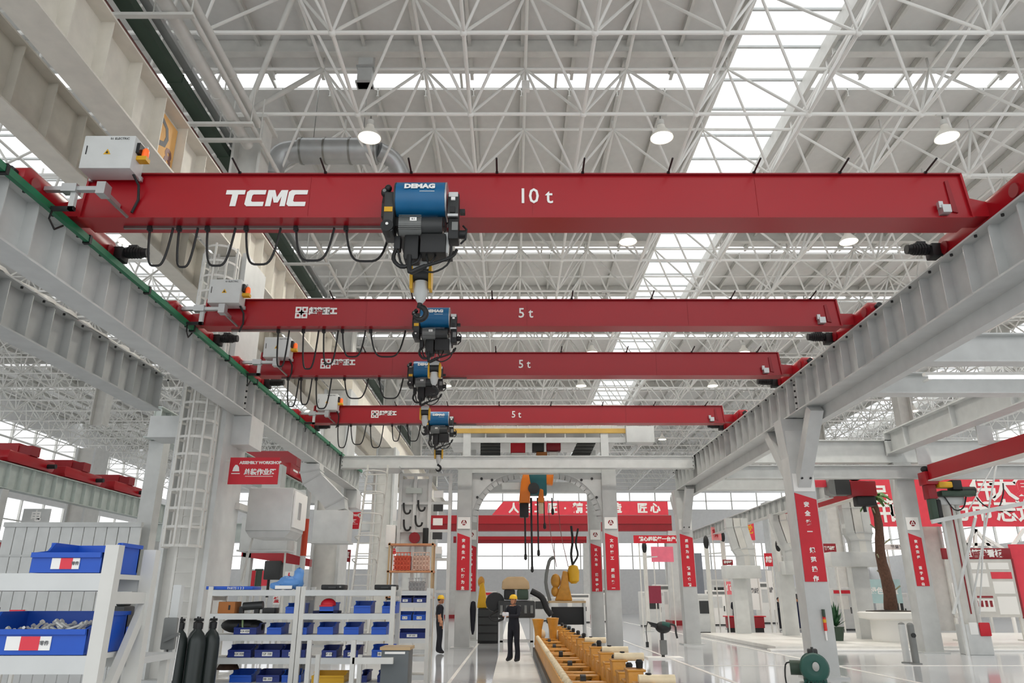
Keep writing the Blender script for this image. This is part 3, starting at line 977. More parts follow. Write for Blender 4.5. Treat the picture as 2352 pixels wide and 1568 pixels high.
    for (pts, r) in (([(-0.3, 0, -.66), (-0.33, -.05, -.85), (-0.22, -.08, -.98), (-0.1, -.05, -.93), (-0.06, 0, -.8)], 0.028),
                     ([(-0.12, -.05, -.8), (-0.1, -.08, -1.05), (0.0, -.08, -1.02), (0.1, -.05, -.96)], 0.035),
                     ([(0.02, -.06, -.98), (0.25, -.08, -.92), (0.45, -.06, -.82), (0.5, 0, -.7)], 0.022),
                     ([(0.05, -.04, -1.0), (0.2, -.06, -1.05), (0.38, -.06, -.95), (0.46, 0, -.72)], 0.014),
                     ([(-0.28, -.03, -.72), (-0.2, -.06, -.95), (-0.02, -.05, -.9), (0.03, 0, -.75)], 0.016),
                     ([(0.1, -.02, -.78), (0.14, -.05, -.92), (0.2, -.05, -.86), (0.22, 0, -.78)], 0.014)):
        MB().tube([(p[0] * S, y + p[1] * S, p[2] * S) for p in smooth(pts)], r * S, 8).build('hanging_cable', BLACK, t)
    # rope and hook block
    hy, hx = w * 0.5, -0.03 * S
    hz = hookz
    for dx in (-0.11, -0.04, 0.04, 0.11):
        MB().cyl((hx + dx * S, hy, -0.2 * S), (hx + dx * S, hy, hz + 0.1 * S), 0.007 * S, 6).build('wire_rope', STEEL, t)
    b = thing_part('hook_block', t, (hx, hy, hz))
    for sx in (-1, 1):
        MB().prism([(-0.1 * S, 0.12 * S), (-0.13 * S, -0.05 * S), (-0.08 * S, -0.22 * S), (0.08 * S, -0.22 * S), (0.13 * S, -0.05 * S), (0.1 * S, 0.12 * S)], 'x', sx * 0.13 * S - 0.02 * S, sx * 0.13 * S + 0.02 * S).build('side_plate', YELLOW, b)
    MB().cyl((-0.11 * S, 0, 0.02 * S), (0.11 * S, 0, 0.02 * S), 0.11 * S, 20).build('sheave', DARK, b)
    MB().bb(-0.115 * S, 0.115 * S, -0.12 * S, 0.12 * S, 0.06 * S, 0.18 * S).build('sheave_guard', LGREY, b, 0.02 * S)
    MB().lathe([(0.03 * S, -0.42 * S), (0.07 * S, -0.36 * S), (0.1 * S, -0.24 * S), (0.1 * S, -0.1 * S)], (0, 0, 0), 16).build('swivel', LGREY, b)
    hk = []
    for k in range(15):
        a = R(100) - R(270) * k / 14
        hk.append((0.085 * S * math.cos(a) + 0.0, 0, -0.56 * S + 0.095 * S * math.sin(a)))
    hk = [(0, 0, -0.4 * S)] + hk
    n = len(hk)
    MB().tube(hk, 0.03 * S, 10, 0, True, [0.035 * S if k < 3 else (0.04 * S if k < n - 4 else 0.04 * S * (n - k) / 5) for k in range(n)]).build('hook', BLACK, b)
    return t

def smooth(pts, n=3):
    """Catmull-Rom through pts"""
    P = [Vector(p) for p in pts]
    P = [P[0] * 2 - P[1]] + P + [P[-1] * 2 - P[-2]]
    out = []
    for i in range(1, len(P) - 2):
        for k in range(n):
            t = k / n
            a, b, c, d = P[i - 1], P[i], P[i + 1], P[i + 2]
            out.append(0.5 * ((2 * b) + (c - a) * t + (2 * a - 5 * b + 4 * c - d) * t * t + (3 * b - a - 3 * c + d) * t ** 3))
    out.append(P[-2])
    return out

def thing_part(name, parent, loc):
    """empty that groups the pieces of one part"""
    o = bpy.data.objects.new(name, None)
    o.empty_display_size = 0.1
    col.objects.link(o)
    o.parent = parent
    o.location = loc
    return o

def px_x(u, Y, zrel=5.1):
    return (u - 1176) * (Y * CP + zrel * SP) / F_PX

def loops_px(ls, Y):
    return [(px_x(a, Y, 4.9), px_x(b, Y, 4.9), d) for a, b, d in ls]

crane('red bridge crane with wide white block lettering and 10 t on its girder', 9.3, 0.43, 0.67, 'tcmc', '10 t', 0.33, 0.34,
      loops_px([(345, 398, .60), (412, 455, .62), (477, 541, .60), (566, 645, .58), (680, 768, .52), (795, 897, .53)], 9.6),
      (-5.68, 0.72, 0.53, 0.56), (-4.1, -2.92), 1.0)
hoist('blue drum hoist on the crane marked 10 t', -1.24, 9.3, 0.43, 1.0, -0.82)
crane('red bridge crane marked 5 t, directly behind the one marked 10 t', 13.7, 0.3, 0.53, 'cjk', '5 t', 0.27, 0.29,
      loops_px([(637, 662, .75), (695, 730, .8), (742, 775, .7), (785, 838, .55), (850, 930, .55)], 13.85), (-5.62, 0.62, 0.5, 0.33), (-4.31, -3.49), 0.85)
hoist('blue drum hoist on the second red crane from the front', -1.49, 13.7, 0.3, 0.82, -0.85)
crane('red bridge crane marked 5 t, third in the row', 17.1, 0.3, 0.54, 'cjk', '5 t', 0.3, 0.29,
      loops_px([(660, 685, .7), (690, 715, .65), (725, 760, .75), (790, 845, .5), (870, 925, .5)], 17.25), (-5.62, 0.62, 0.5, 0.33), (-4.64, -3.81), 0.85)
hoist('blue drum hoist on the third red crane of the row', -2.05, 17.1, 0.3, 0.8, -0.9)
crane('red bridge crane marked 5 t, last of the row above the end beam', 22.2, 0.3, 0.5, 'cjk', '5 t', 0.13, 0.29,
      loops_px([(775, 800, .7), (805, 840, .6), (850, 880, .7), (900, 920, .5), (935, 965, .5)], 22.35), (-5.62, 0.62, 0.5, 0.30), (-4.33, -3.56), 0.85)
hoist('blue drum hoist on the last red crane of the row', -2.2, 22.2, 0.3, 0.85, -0.9)
# ================================================================== THINGS ON THE LADDER SIDE OF THE BAY
# caged ladder on the hall column
lad = thing('caged_ladder', 'white caged ladder climbing the broad hall column', 'ladder', (-7.15, 16.9, 0))
for s in (-1, 1):
    MB().bb(s * .23 - .03, s * .23 + .03, -.02, .02, 0.4, 9.85).build('rail', WHITE, lad)
rung = MB().cyl((-.23, 0, 0), (.23, 0, 0), .016, 8).mesh('rung', WHITE)
for k in range(30):
    link('rung', rung, lad, (0, 0, 0.7 + k * .3))
hp = [(0.4 * math.cos(a), -0.33 - 0.4 * math.sin(a), 0) for a in [R(-35) + R(250) * k / 20 for k in range(21)]]
hoop = MB()
for a, b in zip(hp[:-1], hp[1:]):
    hoop.beam(a, b, 0.012, 0.055)
hoop = hoop.mesh('cage_hoop', WHITE)
for k in range(19):
    link('cage_hoop', hoop, lad, (0, 0, 2.72 + k * .39))
for k in range(7):
    a = R(-30) + R(240) * k / 6
    MB().bb(.405 * math.cos(a) - .02, .405 * math.cos(a) + .02, -.33 - .405 * math.sin(a) - .02, -.33 - .405 * math.sin(a) + .02, 2.7, 9.8).build('cage_strap', WHITE, lad)
for k in range(5):
    MB().bb(-.26, .26, 0.0, .12, 1.2 + k * 2, 1.25 + k * 2).build('wall_bracket', WHITE, lad)

# pipes and trays along the top of the cream girder
def run_y(name, label, cat, m, x, z, y0, y1, r=None, wh=None, group='services above the cream girder'):
    t = thing(name, label, cat, (x, y0, z), 0, group)
    if r:
        MB().cyl((0, 0, 0), (0, y1 - y0, 0), r, 18).build('pipe_run', m, t)
        k = 1.5
        while k < y1 - y0:
            MB().cyl((0, k, 0), (0, k + 0.06, 0), r * 1.12, 18).build('pipe_clamp', m, t)
            k += 3.15
    else:
        MB().bb(-wh[0] / 2, wh[0] / 2, 0, y1 - y0, -wh[1] / 2, wh[1] / 2).build('tray_body', m, t)
        k = 1.2
        while k < y1 - y0:
            MB().bb(-wh[0] / 2 - .01, wh[0] / 2 + .01, k, k + .05, -wh[1] / 2 - .01, wh[1] / 2 + .01).build('tray_joint', m, t)
            k += 3.15
    return t
run_y('cable_duct', 'dark green cable duct running beside the cream girder', 'duct', DGREEN, -8.05, 13.4, 4, 62, None, (.34, .22))
run_y('water_pipe', 'thin brownish red pipe beside the dark green duct', 'pipe', BROWNP, -8.32, 13.15, 4, 62, .06)
run_y('cable_tray', 'narrow grey cable tray between the green duct and white pipes', 'tray', SILVER, -7.8, 13.7, 4, 62, None, (.2, .12))
run_y('air_pipe', 'thick white pipe ending at the top of the ladder column', 'pipe', WHITE, -7.12, 13.2, 4, 17.1, .15)
run_y('air_pipe', 'white pipe under the roof truss, higher than the thick one', 'pipe', WHITE, -6.85, 13.75, 4, 17.0, .1)
run_y('air_pipe', 'thin white pipe beside the roof truss, alongside the thick pipes', 'pipe', WHITE, -6.72, 13.2, 4, 62, .06)
for k, y in enumerate((7.6, 11.6, 12.2, 15.9, 16.6, 21.0, 24.2, 27.5, 33.5)):
    t = thing('pipe_hanger', 'white pipe hanger crossing the services, %s along the girder' % ('first', 'second', 'third', 'fourth', 'fifth', 'sixth', 'seventh', 'eighth', 'ninth')[k], 'hanger', (-7.5, y, 13.04), 0, 'pipe hangers')
    MB().bb(-1.0, .95, -.06, .06, -.07, .0).build('cross_bar', WHITE, t)
    for x in (-.9, .1, .88):
        MB().cyl((x, 0, 0), (x, 0, 1.255), .018, 6).build('hanger_rod', WHITE, t)

# silver air duct inside the truss, vertical shaft under the roof
du = thing('ventilation_duct', 'silver banded ventilation duct hung in the truss above the ladder column', 'duct', (-5.6, 20.4, 15.2))
MB().cyl((-1.2, 0, 0), (1.3, 0, 0), .42, 24).build('duct_body', SILVER, du)
for x in (-1.15, -.4, .4, 1.2):
    MB().cyl((x, 0, 0), (x + .06, 0, 0), .44, 24).build('duct_band', STEEL, du)
MB().tube(smooth([(-1.2, 0, 0), (-1.7, 0, -.1), (-1.95, 0, -.45), (-2.0, 0, -.75), (-2.0, 0, -.95)], 4), .36, 20).build('duct_elbow', SILVER, du)
MB().tube(smooth([(1.3, 0, 0), (1.7, .3, -.1), (2.0, .6, -.5), (2.1, .7, -1.0)], 4), .3, 18).build('duct_outlet', SILVER, du)
for x in (-.8, .8):
    MB().cyl((x, 0, .4), (x, 0, 2.5), .015, 6).build('hanger_rod', STEEL, du)
sh = thing('ventilation_shaft', 'grey square ventilation shaft hanging from the roof sheets', 'duct', (-4.45, 18.6, 16.3))
MB().bb(-.22, .22, -.15, .15, 0, 1.45).build('shaft_body', GREY, sh)
MB().bb(-.26, .26, -.19, .19, .55, .62).bb(-.26, .26, -.19, .19, 0, .06).build('shaft_flange', SILVER, sh)

# red hanging signs on the hall columns
def hang_sign(label, x, y, z, w, h, big, small):
    s = thing('hanging_sign', label, 'sign', (x, y, z))
    MB().bb(-w / 2, w / 2, -.02, .02, -h / 2, h / 2).build('red_board', SIGNRED, s)
    MB().bb(-w / 2 - .45, -w / 2 + .1, -.015, .015, h / 2 - .1, h / 2 - .05).bb(-w / 2 - .45, -w / 2 + .1, -.015, .015, -h / 2 + .05, -h / 2 + .1).build('bracket', WHITE, s)
    mb = MB()
    ex = -w * .36
    mb.prism([(ex - h * .13, -h * .02), (ex + h * .13, -h * .02), (ex + h * .1, h * .14), (ex + h * .03, h * .22), (ex - h * .04, h * .22), (ex - h * .1, h * .12)], 'y', -.026, -.02)
    mb.bb(ex - h * .16, ex + h * .16, -.026, -.02, -h * .12, -h * .09)
    mb.build('emblem', OFFWHITE, s)
    letters('lettering', small, h * .15, OFFWHITE, s, (w * .12, -.022, h * .3), bold=.004)
    letters('lettering', big, h * .24, OFFWHITE, s, (w * .13, -.022, -h * .06), bold=.006)
    MB().bb(-w * .16, w * .4, -.026, -.02, -h * .22, -h * .2).build('underline', OFFWHITE, s)
    return s
hang_sign('large red hanging sign on the ladder column', -6.02, 17.3, 4.47, 1.15, .62, '总装作业区', 'ASSEMBLY WORKSHOP')
hang_sign('red hanging sign in front of the white inclined ladder', -6.62, 30.4, 4.62, 1.12, .66, '部装区', 'PARTS SECTION')
hang_sign('small red hanging sign beside the tool wall', -6.7, 43.0, 4.35, 1.15, .66, '焊接作业', 'WELDING')

# unit heater box below the large sign
uh = thing('unit_heater', 'white fan heater box fixed below the large red sign', 'heater', (-6.0, 19.3, 3.25))
MB().bb(-.62, .5, -.45, .75, 0, 1.05).build('casing', LGREY, uh, .02)
MB().bb(.5, .56, -.4, .7, .08, .98).build('outlet_panel', OFFWHITE, uh, .02)
MB().bb(.56, .575, -.1, .12, .3, .72).build('window_insert', SILVER, uh)
MB().prism([(-.62, 0), (.5, 0), (.36, -.16), (-.5, -.16)], 'y', -.4, .7).build('drip_tray', GREY, uh)
MB().beam((-.55, 0, -.1), (-.72, .0, -1.2), .04, .04).build('strut', WHITE, uh)
MB().bb(-.76, -.6, -1.05, .4, .45, .6).build('wall_bracket', WHITE, uh)

def duct_run(t, path, w, ya, yb, m):
    """rectangular duct following a path in the xz plane, mitred at its bends, with a collar at each bend"""
    P = [Vector((q[0], q[2])) for q in path]
    L_, R_ = [], []
    for i, q in enumerate(P):
        d0 = (q - P[i - 1]).normalized() if i else (P[1] - q).normalized()
        d1 = (P[i + 1] - q).normalized() if i < len(P) - 1 else d0
        n0, n1 = Vector((-d0.y, d0.x)), Vector((-d1.y, d1.x))
        n = (n0 + n1).normalized()
        k = w / 2 / max(.4, n.dot(n0))
        L_.append(q + n * k)
        R_.append(q - n * k)
    for i in range(len(P) - 1):
        MB().prism([tuple(L_[i]), tuple(L_[i + 1]), tuple(R_[i + 1]), tuple(R_[i])], 'y', ya, yb).build('duct_section', m, t)
    for i in range(1, len(P) - 1):
        d = (P[i + 1] - P[i - 1]).normalized() * .025
        c, e = (L_[i] - R_[i]) * .04, None
        a, b = L_[i] + c, R_[i] - c
        MB().prism([tuple(a - d), tuple(a + d), tuple(b + d), tuple(b - d)], 'y', ya - .02, yb + .02).build('duct_collar', GREY, t)

# ducts with elbows: from high level into box heads
def elbow_duct(label, x, y, z0, flip=1, h=3.4, w=.62, drop=None, ztop=None):
    t = thing('air_duct', label, 'duct', (x, y, z0))
    MB().bb(-.5, .6, -.35, .35, 0, .95).build('plenum_box', LGREY, t, .015)
    MB().bb(-.55, .65, -.4, .4, -.06, 0).build('box_flange', GREY, t)
    p = [(0.15, 0, .95), (.1, 0, 1.2), (-.7 * flip, 0, 1.95), (-.78 * flip, 0, 2.2), (-.78 * flip, 0, 2.44)]
    duct_run(t, p, w, -.26, .26, LGREY)
    return t
elbow_duct('white elbowed air duct behind the red hanging signs', -5.75, 24.2, 3.35, 1)
pb = thing('air_box', 'pale grey plenum box hanging beside the white elbowed duct', 'duct', (-7.8, 24.4, 3.1))
MB().bb(-.75, .75, -.4, .4, 0, 1.0).build('casing', LGREY, pb, .015)
MB().bb(-.8, .8, -.45, .45, -.05, 0).build('flange', GREY, pb)
MB().bb(-.3, .3, -.25, .25, 1.0, 2.7).build('duct_section', GREY, pb)
for x in (-.6, .6):
    MB().beam((x, 0, 0), (x * 1.15, 0, -3.1), .05, .05).build('stand_leg', WHITE, pb)
# hall-side pipe mast
pm = thing('pipe_mast', 'grey vertical pipe with a red band beside the elbowed duct', 'pipe', (-6.95, 25.6, 0))
MB().cyl((0, 0, 0), (0, 0, 5.8), .09, 14).build('pipe_run', GREY, pm)
MB().cyl((0, 0, 3.0), (0, 0, 4.2), .1, 14).build('red_band', mat('pipe_red', (196, 66, 36), .5), pm)

# white inclined ladder
il = thing('inclined_ladder', 'white inclined ladder rising to the platform behind the shelves', 'ladder', (0, 0, 0))
A0, A1 = at(800, 1345, 26.0), at(846, 1068, 26.9)
B0, B1 = A0 + Vector((.72, 0, 0)), A1 + Vector((.72, 0, 0))
A0.z = B0.z = 0.0
for a, b in ((A0, A1), (B0, B1)):
    MB().beam(a, b, .06, .12).build('rail', WHITE, il)
for k in range(1, 18):
    t_ = k / 18
    MB().beam(A0.lerp(A1, t_), B0.lerp(B1, t_), .05, .04).build('rung', WHITE, il)
for k in range(5):
    t_ = .45 + k * .12
    a, b = A0.lerp(A1, t_), B0.lerp(B1, t_)
    pts = [a, a + Vector((-.02, -.5, .1)), (a + b) / 2 + Vector((0, -.75, .12)), b + Vector((.02, -.5, .1)), b]
    MB().tube(smooth(pts), .02, 6).build('cage_hoop', WHITE, il)
MB().bb(A1.x - .1, B1.x + .4, A1.y, A1.y + 1.3, A1.z - .1, A1.z).build('landing', LGREY, il)
for dx in (.0, 1.0):
    MB().bb(A1.x + dx, A1.x + dx + .08, A1.y + 1.1, A1.y + 1.2, 0, A1.z - .1).build('landing_leg', WHITE, il)

# red crane ends on the far runway beam of the next bay
for k, (y, lab) in enumerate(((31.2, 'first'), (35.2, 'second'), (39.6, 'third'))):
    t = thing('crane_end', 'red crane end on the pale green runway, %s from the column gap' % lab, 'crane', (-20.5, y, RZ + RH + .2), 0, 'red crane ends in the next bay')
    MB().prism([(-1.5, 0), (-1.6, .15), (-1.55, .45), (1.55, .45), (1.6, .15), (1.5, 0)], 'x', -.25, .25).build('end_carriage', RED, t, .03)
    MB().bb(-3.0, -.25, -.35, .35, .05, .95).build('girder_stub', RED, t)
    MB().bb(-.25, .3, -.3, .3, .45, .85).build('gusset', DRED, t)
    MB().cyl((.25, 1.1, .2), (.6, 1.1, .2), .1, 12).build('drive_motor', BLACK, t)
t = thing('crane_end', 'red crane end with white marks behind the fan heater box', 'crane', (-9.9, 33.4, RZ + RH + .05), 0, 'red crane ends in the next bay')
MB().bb(-.3, .3, -1.3, 1.3, 0, .5).build('end_carriage', RED, t, .03)
MB().bb(-2.4, .3, -.5, .2, .5, 1.15).build('girder_stub', RED, t)
MB().bb(.3, .32, -.9, -.2, .2, .28).build('white_mark', OFFWHITE, t)
MB().cyl((.3, .9, .2), (.75, .9, .2), .12, 12).build('drive_motor', BLACK, t)
# lower red girder with hoist of the next bay
t = thing('jib_crane', 'small red crane girder with dark hoist low behind the heater box', 'crane', (-9.6, 28.0, 0))
MB().bb(-.15, .15, -.15, .15, 0, 4.0).build('post', GREY, t)
MB().prism([(-.2, 3.1), (2.3, 2.75), (2.3, 3.0), (-.2, 3.65)], 'y', -.15, .15).build('girder', RED, t)
MB().bb(.7, 1.3, -.25, .2, 2.3, 2.95).build('hoist_body', DARK, t, .04)
MB().cyl((.85, -.05, 2.3), (.85, -.05, 1.7), .05, 8).build('hook', BLACK, t)
wl = thing('far_beam', 'pale beam with grey stiffeners crossing the next bay at low level', 'beam', (-14.5, 34.0, 4.1))
MB().bb(-6.0, 4.8, -.03, .03, 0, .7).bb(-6.0, 4.8, -.2, .2, .7, .74).bb(-6.0, 4.8, -.2, .2, -.04, 0).build('web', PALEGREEN, wl)
for k in range(18):
    MB().bb(-5.8 + k * .6, -5.76 + k * .6, -.18, 0, 0, .7).build('stiffener', PALEGREEN, wl)
for x in (-5.9, 4.7):
    MB().bb(x - .2, x + .2, -.2, .2, -4.1, -.04).build('leg', GREY, wl)
for (x, y) in ((-20.5, 19.5), (-20.5, 30), (-20.5, 44.5), (-9.9, 35.4), (-9.9, 20.6), (12.0, 59.5), (12.0, 40.0)):
    ztop = RZ - .02 if x < 0 else 5.23
    t = thing('runway_post', 'grey post under the runway of the next bay at %s' % {(-20.5, 19.5): 'its near end', (-20.5, 30): 'the first red crane end', (-20.5, 44.5): 'its far end', (-9.9, 35.4): 'the white-marked crane end', (-9.9, 20.6): 'the ladder column', (12.0, 59.5): 'the exhibition side far end', (12.0, 40.0): 'the exhibition side middle'}[(x, y)], 'column', (x, y, 0))
    MB().bb(-.2, .2, -.2, .2, 0, ztop).build('shaft', GREY, t)
    MB().bb(-.3, .3, -.3, .3, 0, .04).build('base_plate', GREY, t)

# ---- blue bins and shelving
def bin_mesh(w, d, h, lip):
    """open-front stacking bin: sides step down to a low front lip"""
    mb = MB()
    th = .012
    mb.bb(-w / 2, w / 2, 0, d, 0, th)
    mb.bb(-w / 2, w / 2, d - th, d, th, h)
    for s in (-1, 1):
        x0, x1 = (s * w / 2 - s * th, s * w / 2)
        mb.prism([(0.02, th), (d, th), (d, h), (d * .42, h), (d * .3, h * .72), (d * .12, h * .66), (0, lip)], 'x', min(x0, x1), max(x0, x1))
        mb.bb(min(x1, x1 + s * .014), max(x1, x1 + s * .014), d * .42, d, h - .02, h)
    mb.bb(-w / 2, w / 2, 0, th, th, lip)
    mb.bb(-w / 2, w / 2, -.014, 0, lip - .025, lip)
    return mb
FITTING = mat('bright_fitting', (214, 214, 208), .35, metal=.4)
def make_bin(label, loc, w, d, h, lip, m, card=None, fill=None, rz=0, grp='blue bins on the shelves'):
    t = thing('parts_bin', label, 'bin', (loc[0], loc[1], loc[2] + .002), rz, grp)
    key = ('bin', round(w, 2), round(d, 2), round(h, 2), m.name)
    if key not in panel_cache:
        panel_cache[key] = bin_mesh(w, d, h, lip).mesh('tub', m)
    link('tub', panel_cache[key], t)
    if card:
        k2 = ('card', round(w, 2), card)
        if k2 not in panel_cache:
            panel_cache[k2] = MB().bb(-w * .2, w * .2, -.006, -.001, lip * .18, lip * .72).mesh('label_card', OFFWHITE)
        link('label_card', panel_cache[k2], t)
        if card == 'big':
            MB().bb(-w * .07, w * .1, -.008, -.006, lip * .18, lip * .72).build('card_print', PINKRED, t)
            letters('lettering', '零件', lip * .2, GREYINK, t, (w * .145, -.007, lip * .45))
        else:
            letters('lettering', card, lip * .42, INK, t, (0, -.007, lip * .45))
    if fill:
        random.seed(len(label))
        for k in range(fill):
            p = (random.uniform(-w * .36, w * .36), random.uniform(d * .12, d * .7), lip * .55 + random.uniform(0, .06))
            a = random.uniform(0, math.pi)
            q = (p[0] + .07 * math.cos(a), p[1] + .07 * math.sin(a), p[2] + random.uniform(-.015, .035))
            MB().cyl(p, q, .008, 8).cyl(q, (q[0] + .01, q[1], q[2] + .008), .014, 6).build('steel_fitting', FITTING, t)
    return t

def shelf_rack(label, x0, x1, y0, depth, zs, m=WHITE, brace=None):
    t = thing('shelf_rack', label, 'shelf', ((x0 + x1) / 2, y0, 0))
    w = (x1 - x0) / 2
    top = zs[-1]
    for sx in (-1, 1):
        for yy in (0.0, depth):
            MB().bb(sx * w - .035, sx * w + .035, yy - .03, yy + .03, 0, top + (.05 if brace is None else .14)).build('post', m, t)
    for z in zs:
        s = MB().bb(-w + .035, w - .035, .02, depth - .02, z - .025, z).build('shelf_board', m, t)
        MB().bb(-w + .035, w - .035, -.03, .02, z - .085, z - .001).build('front_beam', LGREY, s)
        MB().bb(-w + .035, w - .035, depth - .02, depth + .03, z - .085, z - .001).build('rear_beam', LGREY, s)
    for sx in (-1, 1):
        if brace is None or sx == 1:
            zz = [z for z in zs]
            MB().beam((sx * w, .0, zz[0] if brace is None else .95), (sx * w, depth, zz[min(2, len(zz) - 1)] if brace is None else 1.62), .035, .06).build('end_brace', m, t)
            MB().beam((sx * w, 0, top - .12), (sx * w, depth, top - .12), .03, .06).build('end_rail', m, t)
    return t
ZS = [.14, .48, .82, 1.14, 1.44, 1.78]
shelf_rack('white shelf rack with blue bins, beside the dark gas cylinders', -4.62, -3.28, 12.0, .6, ZS)
shelf_rack('white shelf rack with blue bins, adjoining the one by the gas cylinders', -3.2, -1.82, 12.0, .6, ZS)
shelf_rack('white shelf rack with dark blue bins, behind the dark grey cabinet', -2.28, -1.62, 15.2, .55, [.3, .62, .94, 1.26, 1.58, 1.8])
shelf_rack('white shelf rack with big blue bins and a diagonal end brace', -3.6, -2.07, 4.0, .42, [.4, .72, 1.04, 1.385, 1.775], brace=True)
# bins, shelf by shelf
ordn = ('first', 'second', 'third', 'fourth', 'fifth', 'sixth', 'seventh')
shn = {1: 'second', 2: 'third', 3: 'fourth', 4: 'fifth', 5: 'top', 0: 'lowest'}
def row(rack, yb, lst, zi, zs, start=0):
    for k, (u0, u1, h, m, card) in enumerate(lst):
        Y = yb + .02
        D = Y * CP + (zs[zi] - CAM_H) * SP
        xa, xb = (u0 - 1176) * D / F_PX, (u1 - 1176) * D / F_PX
        make_bin('%s bin, %s on the %s shelf of the %s' % ('dark blue' if m is BINDARK else 'blue', ordn[k + start], shn[zi], rack), ((xa + xb) / 2, Y, zs[zi]), xb - xa, .4, h, h * .62, m, card)
RA, RB = 'rack by the gas cylinders', 'adjoining rack'
row(RA, 12.0, [(655, 692, .15, BINBLUE, None)], 4, ZS)
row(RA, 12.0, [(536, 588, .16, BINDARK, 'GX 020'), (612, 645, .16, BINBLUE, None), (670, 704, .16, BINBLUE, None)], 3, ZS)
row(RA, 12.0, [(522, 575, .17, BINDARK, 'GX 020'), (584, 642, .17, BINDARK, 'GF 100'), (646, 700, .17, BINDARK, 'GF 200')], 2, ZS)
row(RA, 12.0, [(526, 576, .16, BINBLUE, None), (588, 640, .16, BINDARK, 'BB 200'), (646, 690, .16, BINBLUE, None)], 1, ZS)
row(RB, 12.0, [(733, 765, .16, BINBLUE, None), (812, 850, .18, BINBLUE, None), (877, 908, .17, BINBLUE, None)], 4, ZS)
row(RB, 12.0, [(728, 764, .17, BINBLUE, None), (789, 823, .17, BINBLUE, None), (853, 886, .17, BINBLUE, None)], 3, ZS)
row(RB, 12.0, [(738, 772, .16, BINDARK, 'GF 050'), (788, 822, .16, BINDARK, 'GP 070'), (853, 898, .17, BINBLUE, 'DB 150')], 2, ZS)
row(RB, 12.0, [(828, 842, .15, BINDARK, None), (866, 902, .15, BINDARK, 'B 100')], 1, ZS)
ZS3 = [.3, .62, .94, 1.26, 1.58, 1.8]
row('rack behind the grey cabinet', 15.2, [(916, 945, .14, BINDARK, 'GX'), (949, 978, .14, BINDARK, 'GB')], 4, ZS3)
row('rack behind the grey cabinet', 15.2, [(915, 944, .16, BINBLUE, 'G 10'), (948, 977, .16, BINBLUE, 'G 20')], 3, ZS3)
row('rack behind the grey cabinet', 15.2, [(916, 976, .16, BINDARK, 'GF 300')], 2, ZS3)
# edge rack: two big bins
make_bin('big blue bin standing alone on top of the edge rack', (-2.30, 3.98, 1.775), .36, .4, .16, .1, BINBLUE, 'big')
make_bin('big blue bin full of steel fittings on the edge rack', (-2.41, 3.98, 1.385), .56, .4, .2, .12, BINBLUE, 'big', 46)
make_bin('blue bin behind the diagonal brace of the edge rack', (-2.72, 5.06, 1.30), .32, .34, .17, .1, BINBLUE)
tag(make_bin('pale red bin behind the bin of steel fittings', (-3.25, 5.05, 1.30), .42, .3, .2, .16, PINKRED, 'big'), group='loose bins')
# a table to carry the pale red bin
tb = thing('work_bench', 'pale work bench behind the edge rack', 'table', (-3.1, 5.3, 0))
MB().bb(-.6, .75, -.3, .3, 1.26, 1.30).build('bench_top', LGREY, tb)
for k, (x, w, h, m, lab) in enumerate(((-.5, .16, .3, OCHRE, 'tan box with a dark lid on the work bench'), (.15, .22, .26, LGREY, 'pale square canister on the work bench'), (.42, .1, .38, DARK, 'dark bottle-shaped sprayer on the work bench'), (-.2, .14, .2, GREEN, 'small green tin on the work bench'))):
    t = thing('bench_box', lab, 'box', (-3.1 + x, 5.42, 1.30))
    MB().bb(-w / 2, w / 2, -.08, .08, 0, h * .8).build('box_body', m, t, .015)
    MB().bb(-w * .3, w * .3, -.05, .05, h * .8, h).build('lid', DARK if k != 1 else OFFWHITE, t, .01)
for x in (-.55, .7):
    for y in (-.26, .26):
        MB().bb(x - .025, x + .025, y - .025, y + .025, 0, 1.26).build('leg', WHITE, tb)
# flat blue tray, rags, cases on top of the racks
tr = thing('flat_tray', 'flat blue tray with white print on top of the rack', 'tray', (-4.35, 12.12, ZS[5] + .005))
MB().bb(-.36, .36, -.12, .3, 0, .05).build('tray_body', BINBLUE, tr, .008)
letters('lettering', 'PARTS 1 2 3', .05, OFFWHITE, tr, (.1, -.123, .02))
bg_ = thing('plastic_bag', 'crumpled light blue plastic bag on top of the rack', 'bag', (-3.5, 12.2, ZS[5] + .005))
b1 = MB()
b1.ball((0, 0, .1), (.18, .14, .1), 14, 9)
b1.ball((.14, .02, .16), (.09, .08, .17), 12, 8)
b1.ball((-.16, 0, .06), (.12, .1, .06), 12, 8)
for i, v in enumerate(b1.v):
    b1.v[i] = (v[0] + random.uniform(-.015, .015), v[1] + random.uniform(-.015, .015), max(0, v[2] + random.uniform(-.012, .012)))
b1.build('bag_body', mat('light_blue_plastic', (96, 150, 214), .35), bg_)
MB().bb(-.16, .1, -.16, -.14, .01, .06).build('white_card', OFFWHITE, bg_)
for k, (u0, u1) in enumerate(((735, 788), (858, 908))):
    D = 12.1 * CP
    xa, xb = (u0 - 1176) * D / F_PX, (u1 - 1176) * D / F_PX
    t = thing('tool_case', 'black flat tool case on the rack top, ' + ('above the red cap' if k == 0 else 'at its far corner'), 'case', ((xa + xb) / 2, 12.1, ZS[5] + .005))
    MB().bb(-(xb - xa) / 2, (xb - xa) / 2, 0, .3, 0, .075).build('case_shell', BLACK, t, .015)
    MB().bb(-.06, .06, -.02, 0, .02, .045).build('handle', DARK, t)
    MB().bb((xb - xa) * .3, (xb - xa) * .38, -.006, 0, .03, .055).build('latch', MIDGREY, t)
